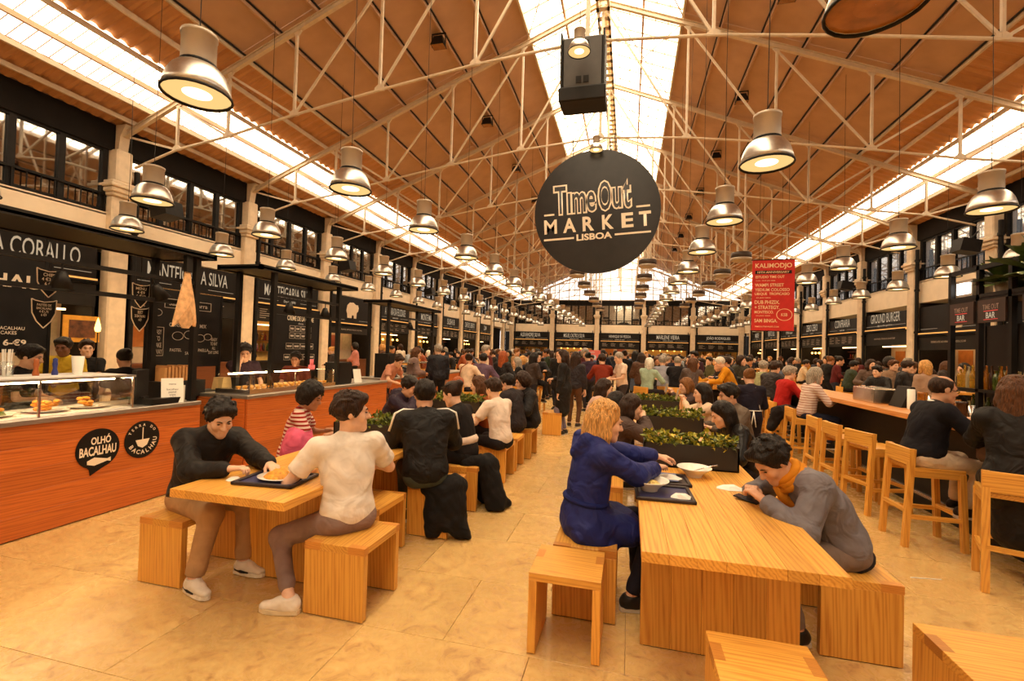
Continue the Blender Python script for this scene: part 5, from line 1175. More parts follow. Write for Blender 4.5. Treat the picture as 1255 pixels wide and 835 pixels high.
def person_parts(P, q=0):
    """q 0 close-up, 1 middle distance, 2 far; returns part name -> mesh"""
    J = joints(P); vb, vh, vd, vt = [(.016, .0060, .0050, .0115), (.026, .0098, .0085, .0190), (.034, .0135, .015, .026)][q]; b, dp = P.get('bulk', 1.0), P.get('deep', 1.0); out = {}
    st = P.get('top', 'jacket'); g = {'tee': .010, 'sweater': .016, 'jacket': .028, 'coat': .028, 'puffer': .040}[st]
    bare = st == 'tee'
    body = torso(J, b, -.006, dp)
    for k in 'RL':
        body += [cap(J['S' + k], J['E' + k], .044 * b, .037 * b, .03), cap(J['E' + k], J['W' + k], .038 * b, .025, .02), cap(J['H' + k], J['K' + k], .075, .050, .04), cap(J['K' + k], J['A' + k], .048, .034, .03), cap(J['A' + k], J['A' + k] + V(math.sin(-J['T' + k]), math.cos(J['T' + k]), 0) * .10 - V(0, 0, .045), .034, .026, .02)]
    body.append(cap(J['N'] - J['u2'] * .06, J['Hc'] - J['hu'] * .06 - J['hf'] * .018, .052, .048, .03))
    S = [surface(body, vb), surface(head_prims(J, q), vh)]
    for k in 'RL':
        if q < 2 or P.get('hands', True): S.append(surface(hand_prims(J, k, P) + [cap(J['E' + k] * .3 + J['W' + k] * .7, J['W' + k], .031 * b, .0255, .012)], vd))
    out['body'] = mesh_from(S, 'body')
    if q < 2:
        c, hf, hu, hr = J['Hc'], J['hf'], J['hu'], J['hr']; 
        for s in (-1, 1):
            ey = MB(); eb = MB()
            p = c + (hr * .031 * s + hf * .0815 + hu * .002) * HS; ey.ball(tuple(p + hf * .004), .0105, 8, 6, sz=.42)
            eb.tube([c + (hr * s * x + hf * f + hu * u) * HS for x, f, u in ((.014, .0955, .020), (.030, .0915, .026), (.044, .081, .021))], [.003, .0045, .002], 6)
            out['eye_%d' % s] = ey.mesh('eye', True); out['eyebrow_%d' % s] = eb.mesh('eyebrow', True)
    T = torso(J, b, g, dp, True)
    for k in 'RL':
        if bare: T += [cap(J['S' + k], J['S' + k] * .75 + J['E' + k] * .25, .056 * b + g, .054 * b + g, .04), cyl(J['S' + k] * .75 + J['E' + k] * .25, J['S' + k] * .30 + J['E' + k] * .70, .054 * b + g, .060 * b + g, .02)]
        else: T += [cap(J['S' + k], J['E' + k], .050 * b + g, .043 * b + g, .04), cap(J['E' + k], J['E' + k] * .15 + J['W' + k] * .85, .044 * b + g, .033 + g * .8, .03), cyl(J['E' + k] * .2 + J['W' + k] * .8, J['E' + k] * .02 + J['W' + k] * .98, .032 + g * .8, .030 + g * .5, .01)]
    z0 = J['P0'] - J['u1'] * P.get('hem', .055)
    if st == 'coat':
        for k in 'RL': T.append(cap(J['H' + k], J['H' + k] * .35 + J['K' + k] * .65, .115, .10, .05))
        T += [cap(J['P0'] + V(0, .02, -.05), J['P0'] + V(0, .28 if P.get('hip', .93) < .8 else .03, -.10 if P.get('hip', .93) < .8 else -.42), .15, .15, .06)]
        if P.get('hip', .93) < .8: T += [cap(J['P0'] + V(-.15, -.04, -.06), J['P0'] + V(-.20, .12, -.16), .07, .05, .06), cap(J['P0'] + V(.15, -.04, -.06), J['P0'] + V(.20, .12, -.16), .07, .05, .06), half(V(0, 0, P.get('coatz', .30)), (0, 0, -1))]
    else: T.append(half(z0, -J['u1']))
    if P.get('hood'):
        N, u2, sf, sr = J['N'], J['u2'], J['sf'], J['sr']; T += [cap(N - sf * .10 + sr * .07 + u2 * .02, N - sf * .13 - u2 * .08, .05, .035, .03), cap(N - sf * .10 - sr * .07 + u2 * .02, N - sf * .13 - u2 * .08, .05, .035, .03), cap(N + sr * .09 + u2 * .03, N - sf * .09 + sr * .06 + u2 * .03, .035, .04, .03), cap(N - sr * .09 + u2 * .03, N - sf * .09 - sr * .06 + u2 * .03, .035, .04, .03)]
    else:
        N, u2 = J['N'], J['u2']; T.append(cyl(N - u2 * .03, N + u2 * (.035 if st in ('jacket', 'coat', 'puffer') else .008), .064 + g * .5, .060 + g * .4, .015))
    # hollow the neck so the head can come out of the collar
    T.append(ell(J['N'] + J['u2'] * .075 + J['sf'] * .02, (J['sr'], J['sf'], J['u2']), (.056, .056, .055), .008, True))
    out['top'] = mesh_from([surface(T, vt, (.0052 if q == 0 else .005, 27 if st != 'puffer' else 44) if st != 'tee' else (.0034, 24))], st)
    X1, F1 = V(1, 0, 0), np.cross(J['u1'], V(1, 0, 0)); tg = P.get('leg', 0.0)
    R_ = [ell(J['P0'] + J['u1'] * .0, (X1, F1, J['u1']), (.160 * b, .120 * dp, .12), .05)]
    for k in 'RL':
        kn, an = J['K' + k], J['A' + k]; R_ += [cap(J['H' + k], kn, .092 * b + tg, .064 + tg, .05), cap(kn, kn * .2 + an * .8, .062 + tg, .048 + tg, .04), cyl(kn * .25 + an * .75, kn * P.get('ankle', .06) + an * (1 - P.get('ankle', .06)), .049 + tg, .047 + tg, .02)]
    out['trousers'] = mesh_from([surface(R_, vt * 1.05, (.002, 24))], 'trousers')
    for k in 'RL':
        sho, sol = [], MB()
        A_ = J['A' + k]; fd = V(-math.sin(J['T' + k]), math.cos(J['T' + k]), 0); pt = P.get('pitch' + k, 0); fz = V(0, 0, -math.sin(math.radians(pt))); fd = unit(fd + fz); bz = A_ + V(0, 0, -.075)
        up = unit(V(0, 0, 1) - fd * fd[2])
        sho.append(surface([cap(bz - fd * .035 + up * .045, bz + fd * .06 + up * .05, .040, .038, .03), cap(bz + fd * .05 + up * .04, bz + fd * .150 + up * .028, .042, .034, .03, (up, .8)), cyl(A_ - up * .05, A_ + up * .015, .044, .046, .03), half(bz + up * .012, -up)], vd * 1.3 if q < 2 else vd))
        sd = np.cross(fd, up); pts = [(-.075, 0), (-.065, .03), (-.02, .036), (.08, .042), (.14, .036), (.18, .018), (.188, 0)]; pts = pts + [(x, -y) for x, y in pts[-2:0:-1]]
        n = len(pts); sol.add([tuple(bz + fd * x + sd * y + up * h - up * .006) for h in (0, .026) for x, y in pts], [tuple(range(n - 1, -1, -1)), tuple(range(n, 2 * n))] + [(i, (i + 1) % n, n + (i + 1) % n, n + i) for i in range(n)])
        out['shoe_' + k] = mesh_from(sho, 'shoe'); out['sole_' + k] = sol.mesh('sole')

    # hair
    c, hf, hu, hr, N = J['Hc'], J['hf'], J['hu'], J['hr'], J['N']; A = (hr, hf, hu); at = lambda r, f, u: c + hr * r + hf * f + hu * u; h = P.get('hair', 'short'); nz = (.003, 90)
    if h == 'bald':
        L = [ell(at(0, -.016, .030), A, (.081, .099, .092), .02), ell(at(0, .108, -.03), A, (.11, .095, .14), .012, True), ell(at(0, .05, .135), A, (.075, .13, .07), .012, True), half(at(0, -.06, -.05), -hu)]
    else:
        e = {'curly': .045, 'long': .012, 'short': .012, 'bun': .008, 'cap': .010, 'bob': .018}[h]
        L = [ell(at(0, -.022, .038), A, (.080 + e * .8, .096 + e * .6, .088 + e), .02)]
        if h == 'curly': L += [ell(at(s * .05, -.05, .0), A, (.07, .08, .09), .04) for s in (-1, 1)]
        if h == 'short': L += [cap(at(-.05, .060, .088), at(.05, .064, .086), .026, .024, .03), cap(at(.0, .03, .105), at(.03, .07, .10), .03, .024, .03)]
        if h == 'bun': L += [ell(at(0, -.11, .075), A, (.045, .045, .045), .02)]
        L += [ell(at(0, .108, -.052), A, (.092, .085, .118), .012, True)]
        if h == 'short': L.append(half(at(0, -.06, -.055), -hu + hf * .15))
        elif h == 'cap' or h == 'bun': L.append(half(at(0, -.06, -.045), -hu))
        elif h == 'bob': L += [cap(at(s * .078, -.015, .0), at(s * .075, .01, -.10), .034, .028, .03) for s in (-1, 1)] + [cap(at(0, -.08, .0), at(0, -.075, -.11), .07, .06, .03)]
        elif h == 'long':
            ln = P.get('hairlen', .26); dn = V(0, 0, -1) * .8 - J['u2'] * .4; dn = unit(dn); bk = unit(-hf * V(1, 1, 0)); bo = P.get('hairback', .03)
            for s in (-1, 1): L += [cap(at(s * .072, -.022, .01), at(s * .080, -.005, -.07), .036, .034, .03), cap(at(s * .080, -.005, -.07), at(s * .078, .0, -.07) + dn * (ln - .12), .033, .022, .03), cap(at(s * .055, -.075, .0), at(s * .058, -.065, -.05) + dn * (ln - .06) + bk * bo, .045, .036, .03)]
            L.append(cap(at(0, -.085, .0), at(0, -.08, -.05) + dn * (ln - .05) + bk * bo, .055, .046, .04))
        if h == 'curly': nz = (.010, 75)
        if q < 2 and h in ('short', 'long', 'bob'):
            g = np.random.default_rng(len(h) + int(abs(c[2]) * 1000)); C0 = at(0, -.022, .038); rx, ry, rz_ = .080 + e * .8, .096 + e * .6, .088 + e; nl = 0
            while nl < (90 if q == 0 else 36):
                w_ = unit(g.normal(size=3)); 
                if w_[2] < -.25 or (w_[1] > .45 and w_[2] < .55): continue
                nl += 1; p_ = C0 + hr * w_[0] * rx + hf * w_[1] * ry + hu * w_[2] * rz_; nrm = hr * w_[0] + hf * w_[1] + hu * w_[2]
                dv = (hf * .9 + hu * .1 if h == 'short' and w_[2] > .35 else -hu) + (hr * g.normal() + hf * g.normal() * .6) * (.45 if h == 'short' else .15); dv = unit(dv - nrm * (dv @ nrm))
                ln_ = g.uniform(.02, .045); L.append(cap(p_ - nrm * .004, p_ + dv * ln_ + nrm * (.007 if h == 'short' else .001), .0105, .005, .006))
    out['hair'] = mesh_from([surface(grow(L, c, HS), vh * 1.1, nz)], 'hair'); return out, J
SKIN = [plain('skin_%d' % k, lin(c), .5, var=.06, nscale=25) for k, c in enumerate(((222, 176, 146), (206, 156, 124), (180, 128, 96), (120, 76, 52)))]
M_EYE = plain('dark_eye', (.02, .012, .008), .2)
CLOTHS = {}
def cloth(c, kind='cloth', stripes=None):
    key = (tuple(c), kind)
    if key in CLOTHS: return CLOTHS[key]
    m, nt, b = _new('fabric_%d_%d_%d_%s' % (*c, kind)); v = _coord(nt, rnd=True); n = _noise(nt, v, 7 if kind != 'hair' else 30, 4, .8); L = lin(c)
    lo, hi = tuple(x * .82 for x in L), tuple(min(1, x * 1.12) for x in L); col = _ramp(nt, n, [(.3, lo), (.7, hi)])
    if kind == 'stripe':
        tc = nt.nodes.new('ShaderNodeTexCoord'); sp = nt.nodes.new('ShaderNodeSeparateXYZ'); nt.links.new(tc.outputs['Object'], sp.inputs[0]); mu = nt.nodes.new('ShaderNodeMath'); mu.operation = 'MULTIPLY'; mu.inputs[1].default_value = stripes[1]; nt.links.new(sp.outputs['Z'], mu.inputs[0])
        fr = nt.nodes.new('ShaderNodeMath'); fr.operation = 'FRACT'; nt.links.new(mu.outputs[0], fr.inputs[0]); r = nt.nodes.new('ShaderNodeValToRGB'); r.color_ramp.interpolation = 'CONSTANT'; r.color_ramp.elements[0].color = (*L, 1); r.color_ramp.elements[1].position = stripes[2]; r.color_ramp.elements[1].color = (*lin(stripes[0]), 1); nt.links.new(fr.outputs[0], r.inputs[0]); col = r.outputs[0]
    nt.links.new(col, b.inputs['Base Color']); b.inputs['Roughness'].default_value = .85 if kind not in ('shiny', 'hair', 'shell') else .65 if kind == 'shell' else .42; b.inputs['Specular IOR Level'].default_value = .25 if kind != 'shell' else .30
    if kind == 'hair': v2 = _coord(nt, (40, 40, 5)); n = _noise(nt, v2, 3, 3, .6); _bump(nt, b, n, .8, .012); nt.links.new(_ramp(nt, n, [(.35, tuple(x * .55 for x in L)), (.5, L), (.68, tuple(min(1, x * 1.7) for x in L))]), b.inputs['Base Color'])
    else: n2 = _noise(nt, v, 6 if kind != 'shell' else 7.5, 1.6, 1.5); _bump(nt, b, n2, .55 if kind != 'shell' else .72, .04)
    CLOTHS[key] = m; return m
HAIRC = {'black': (26, 18, 14), 'dark brown': (46, 28, 18), 'brown': (82, 50, 28), 'light brown': (120, 78, 42), 'blonde': (196, 146, 84), 'red': (150, 74, 34), 'grey': (150, 140, 128), 'white': (214, 206, 194)}
TOPNAME = {'tee': 'T_shirt', 'sweater': 'sweater', 'jacket': 'jacket', 'coat': 'coat', 'puffer': 'quilted_coat'}
def put_person(parts, style, label, loc, rz, top, legs=(44, 40, 44), hair='dark brown', skin=0, shoes=(40, 34, 30), soles=(200, 190, 176), sc=1.0, topkind='cloth', stripes=None, group='people in the hall'):
    """one person: an empty with body, clothes, shoes and hair; colours sit on the objects so alike figures share meshes"""
    t = thing('person', label, 'person', loc, rz, group); t.scale = (sc, sc, sc)
    for nm, me in parts.items():
        m = {'body': SKIN[skin], 'eye': M_EYE, 'eyebrow': cloth(HAIRC[hair], 'hair'), 'hair': cloth(HAIRC[hair], 'hair'), 'top': None, 'trousers': cloth(legs), 'shoe': cloth(shoes, 'shiny'), 'sole': cloth(soles)}[nm.split('_')[0]]
        if nm == 'top': m = cloth(top, 'shell' if topkind == 'cloth' and style in ('jacket', 'coat', 'puffer') else topkind, stripes)
        if len(me.materials) == 0: me.materials.append(m)
        o = obj(TOPNAME.get(style, 'top') if nm == 'top' else nm.split('_')[0], me, None, t); o.material_slots[0].link = 'OBJECT'; o.material_slots[0].material = m
    return t
def face(fx, fy): return math.atan2(fy, fx) - PI / 2
def to_local(p, loc, rz, sc=1.0):
    d = V(*p) - V(*loc); c, s = math.cos(-rz), math.sin(-rz); return V(c * d[0] - s * d[1], s * d[0] + c * d[1], d[2]) / sc
# ------------------------------------------------------------------ poses (hands and feet in the figure's own frame)
POSES = {
 'sit_table': dict(hip=.54, lean=12, slump=1.4, handR=(.14, .42, .80), handL=(-.14, .40, .80), head=(0, 12)),
 'sit_lean': dict(hip=.54, lean=26, slump=1.4, handR=(.12, .46, .80), handL=(-.14, .44, .80), head=(0, 24)),
 'sit_eat': dict(hip=.54, lean=16, slump=1.4, handR=(.05, .34, 1.06), handL=(-.14, .42, .80), head=(0, 12), curl=50),
 'sit_chin': dict(hip=.54, lean=24, slump=1.4, handR=(.05, .40, 1.00), handL=(-.06, .42, .82), head=(-10, 22), curl=55),
 'sit_phone': dict(hip=.54, lean=6, slump=1.4, handR=(.06, .36, 1.08), handL=(-.05, .36, 1.08), head=(0, 8), curl=55),
 'high_sit': dict(hip=.835, lean=12, slump=1.3, handR=(.15, .42, 1.12), handL=(-.15, .42, 1.12), head=(0, 8), footR=(.12, .30, .36), footL=(-.12, .30, .36)),
 'high_turn': dict(hip=.835, lean=8, slump=1.3, twist=25, handR=(.10, .42, 1.12), handL=(-.18, .38, 1.10), head=(45, 4), footR=(.12, .30, .36), footL=(-.12, .30, .36)),
 'stand': dict(hip=.93, lean=3, head=(0, 4), handR=(.24, .06, .80), handL=(-.24, .06, .80)),
 'stand_hold': dict(hip=.93, lean=5, head=(0, 14), handR=(.08, .30, 1.10), handL=(-.08, .30, 1.08), curl=50),
 'stand_talk': dict(hip=.93, lean=3, twist=12, head=(30, 2), handR=(.12, .30, 1.12), handL=(-.24, .05, .80), curl=45),
 'stand_reach': dict(hip=.92, lean=22, slump=1.3, head=(0, 22), handR=(.16, .52, 1.06), handL=(-.16, .52, 1.06)),
 'stand_bend': dict(hip=.92, lean=30, slump=1.3, head=(-20, 35), handR=(.12, .46, .98), handL=(-.25, .40, 1.0)),
 'stand_brow': dict(hip=.93, lean=6, head=(-20, 20), handR=(.10, .20, 1.50), handL=(-.10, .30, 1.02), elbowR=(.4, .6, -.8), curl=60),
 'stand_crossed': dict(hip=.93, lean=2, head=(8, 2), handR=(-.08, .24, 1.14), handL=(.08, .26, 1.10), elbowR=(.9, .1, -.5), elbowL=(-.9, .1, -.5), curl=30),
}
PARTS = {}
def parts_for(pose, q, **over):
    key = (pose, q, tuple(sorted((k, str(v)) for k, v in over.items())))
    if key not in PARTS: P = dict(POSES[pose]); P.update(over); PARTS[key] = person_parts(P, q)
    return PARTS[key]
def close_up(label, P, loc, rz, sc, **kw):
    """a figure of its own: hand and foot targets are given in the hall"""
    Q = dict(P)
    for k in ('handR', 'handL', 'footR', 'footL'):
        if Q.get(k) is not None: Q[k] = to_local(Q[k], loc, rz, sc)
    parts, J = person_parts(Q, P.get('q', 0)); return put_person(parts, Q.get('top', 'jacket'), label, loc, rz, sc=sc, **kw), J
def ring_tube(c, ax, ay, r0, r1, rr, n=28, wob=0, seed=0):
    g = random.Random(seed); return MB().tube([c + ax * (r0 + g.uniform(-wob, wob)) * math.cos(2 * PI * k / n) + ay * (r1 + g.uniform(-wob, wob)) * math.sin(2 * PI * k / n) for k in range(n + 1)], rr, 8, False)

# --- the six nearest figures
LOC, RZ = (-3.09, 2.83, 0), face(.98, -.12)
m1, J = close_up('young man in a black jacket and khaki trousers eating at the left table', dict(hip=.54, lean=20, slump=1.5, twist=-14, head=(-22, 26), handR=(-2.57, 2.60, .80), handL=(-2.42, 2.80, .80), footR=(-2.72, 2.51, .085), footL=(-2.62, 2.82, .085), kneeR=(.05, 1, .5), kneeL=(-.1, 1, .5), toeR=-8, toeL=6, top='jacket', hair='short', bulk=1.04, curl=40, hem=.10, leg=.012), LOC, RZ, .97, top=(26, 20, 18), legs=(172, 134, 94), hair='black', shoes=(222, 212, 198), soles=(226, 216, 200))
mb = MB()
for k in 'RL':
    A_ = J['A' + k]; fd = V(-math.sin(J['T' + k]), math.cos(J['T' + k]), 0); sd = np.cross(fd, V(0, 0, 1))
    for s_ in (-1, 1): mb.tube([A_ - V(0, 0, .04) - fd * .04 + sd * s_ * .036, A_ - V(0, 0, .045) + fd * .02 + sd * s_ * .043, A_ - V(0, 0, .05) + fd * .08 + sd * s_ * .042], [.010, .013, .006], 6)
mb.build('shoe_stripe', M_BLACK, m1, True)
def laces(J, par):
    mb = MB()
    for k in 'RL':
        A_ = J['A' + k]; fd = V(-math.sin(J['T' + k]), math.cos(J['T' + k]), 0); sd = np.cross(fd, V(0, 0, 1))
        for q in range(4): z_ = .022 - q * .0125; mb.tube([A_ + fd * (.035 + .022 * q) + V(0, 0, z_ - .012) + sd * .026, A_ + fd * (.04 + .022 * q) + V(0, 0, z_ - .002), A_ + fd * (.035 + .022 * q) + V(0, 0, z_ - .012) - sd * .026], .0045, 5)
    mb.build('laces', M_PAPER, par, True)
laces(J, m1)
ring_tube(J['N'] + J['u2'] * .02 + J['sf'] * .012, J['sr'], J['sf'], .066, .068, .016).build('collar', cloth((30, 24, 22)), m1, True)

LOC, RZ = (-1.77, 2.77, 0), face(-.80, .60)
m2, J = close_up('man in a white T-shirt and grey trousers with his back to us, looking right', dict(hip=.53, lean=8, slump=1.6, twist=-14, head=(-105, 0), handR=(-1.92, 3.12, .80), handL=(-2.16, 2.86, .79), elbowL=(-.75, -.45, -.5), elbowR=(.8, -.3, -.6), footL=(-1.98, 2.50, .085), footR=(-2.22, 3.05, .085), kneeL=(-.25, 1, .4), kneeR=(.1, 1, .4), toeL=48, toeR=0, top='tee', hair='short', bulk=1.06, hem=.10, ankle=.22), LOC, RZ, 1.0, top=(226, 214, 200), legs=(138, 114, 106), hair='dark brown', skin=0, shoes=(232, 222, 208), soles=(226, 206, 170))
laces(J, m2)
LOC, RZ = (-.27, 3.20, 0), face(.90, .42)
m3, J = close_up('blonde woman in a royal blue hooded coat at the right table', dict(hip=.545, lean=9, slump=1.3, head=(-8, 12), handR=(.20, 3.42, .86), handL=(.28, 3.60, .90), elbowR=(.7, -.2, -.5), footR=(.05, 3.15, .085), footL=(.1, 3.4, .085), top='coat', hood=True, hair='long', hairlen=.34, hairback=.055, bulk=.98, coatz=.40), LOC, RZ, .99, top=(24, 34, 102), legs=(30, 28, 40), hair='blonde', skin=0)
c_ = J['P0'] + J['u1'] * .13; ring_tube(c_, V(1, 0, 0), np.cross(J['u1'], V(1, 0, 0)), .168, .138, .018).build('belt', cloth((18, 26, 84)), m3, True)
LOC, RZ = (1.27, 3.25, 0), face(-.985, -.17)
m4, J = close_up('man in a grey bomber jacket and mustard scarf bent over his phone', dict(hip=.54, lean=34, slump=1.4, twist=10, head=(12, 44), handR=(.79, 3.33, .80), handL=(.80, 3.08, .80), elbowL=(-.8, -.2, -.7), elbowR=(.8, .1, -.6), footR=(.95, 3.35, .085), footL=(.98, 3.05, .085), top='jacket', hair='short', bulk=1.06, curl=48, hem=.09), LOC, RZ, .99, top=(112, 106, 112), legs=(120, 104, 96), hair='black', skin=1)
N_ = J['N'] + J['u2'] * .035 + J['sf'] * .015; mb = MB()
for k in range(3): b_ = ring_tube(N_ + J['u2'] * (.028 * k - .028), J['sr'], J['sf'], .088 - .006 * k, .092 - .006 * k, .026, 30, .005, k); mb.add(b_.v, b_.f)
mb.tube([N_ + J['sf'] * .09, N_ + J['sf'] * .12 - J['u2'] * .08, N_ + J['sf'] * .11 - J['u2'] * .16], [.034, .036, .03], 8); mb.build('scarf', cloth((206, 130, 28)), m4, True)
W_ = J['WL'] * .93 + J['EL'] * .07; d_ = unit(J['WL'] - J['EL']); a_ = unit(np.cross(d_, V(0, 0, 1))); ring_tube(W_, a_, np.cross(d_, a_), .031, .031, .008).build('wristwatch', M_BLACK, m4, True)
ring_tube(J['P0'] - J['u1'] * .075, V(1, 0, 0), np.cross(J['u1'], V(1, 0, 0)), .150, .112, .024).build('waistband', cloth((24, 20, 22)), m4, True)
ph = MB().bbox(-.036, .036, -.075, .075, 0, .009, .003).build('mobile_phone', M_BLACK); ph.location = (.75, 3.27, .746); ph.rotation_euler = (.12, 0, .9); tag(ph, 'black mobile phone under the hands of the man with the scarf', 'phone')
MB().box(-.032, .032, -.068, .068, .0092, .0096).build('screen', plain('phone_glass', (.05, .05, .06), .1), ph)
LOC, RZ = (2.63, 5.12, 0), face(.96, .10)
m5, J = close_up('bald man in glasses and a navy sweater on a bar stool', dict(hip=.835, lean=13, slump=1.45, twist=-6, head=(-4, 8), handR=(3.06, 5.0, 1.12), handL=(3.10, 5.35, 1.12), footR=(2.90, 5.02, .36), footL=(2.98, 5.28, .36), top='sweater', hair='bald', bulk=1.16, deep=1.25, hem=.02), LOC, RZ, .95, top=(20, 18, 26), legs=(212, 188, 160), hair='dark brown', skin=1, shoes=(30, 20, 16))
ring_tube(J['N'] + J['u2'] * .03 + J['sf'] * .01, J['sr'], J['sf'], .068, .070, .013).build('shirt_collar', M_PAPER, m5, True)
c, hf, hu, hr = J['Hc'], J['hf'], J['hu'], J['hr']; mb = MB()
for s_ in (-1, 1):
    b_ = ring_tube(c + hf * .100 + hr * .033 * s_ - hu * .002, hr, hu, .025, .018, .0028, 16); mb.add(b_.v, b_.f); mb.tube([c + hf * .098 + hr * .058 * s_, c + hr * .079 * s_ + hu * .004 - hf * .01], .0028, 5)
mb.build('glasses', M_BLACK, m5, True)
LOC, RZ = (2.84, 4.34, 0), face(.45, .89)
m6, J = close_up('woman in a black coat with long auburn hair at the right edge', dict(hip=.835, lean=9, slump=1.3, head=(-5, 8), handR=(3.12, 4.66, 1.12), handL=(2.98, 4.74, 1.12), footR=(3.02, 4.46, .36), footL=(2.86, 4.56, .36), top='coat', hair='long', hairlen=.36, bulk=1.0, coatz=.5), LOC, RZ, .96, top=(20, 16, 16), legs=(180, 140, 110), hair='brown', skin=0, shoes=(28, 22, 20), soles=(230, 224, 214))
o = MB().tube([(-.10, 0, .03), (-.06, 0, .17), (.06, 0, .17), (.10, 0, .03)], .008, 6).bbox(-.17, .17, -.06, .06, -.10, .05, .03).build('handbag', plain('brown_leather_bag', lin((92, 60, 36)), .5, var=.3, nscale=20)); o.location = (2.93, 4.70, .955); o.rotation_euler = (0, 0, .6); tag(o, 'brown patterned handbag between the navy sweater and the black coat', 'bag')
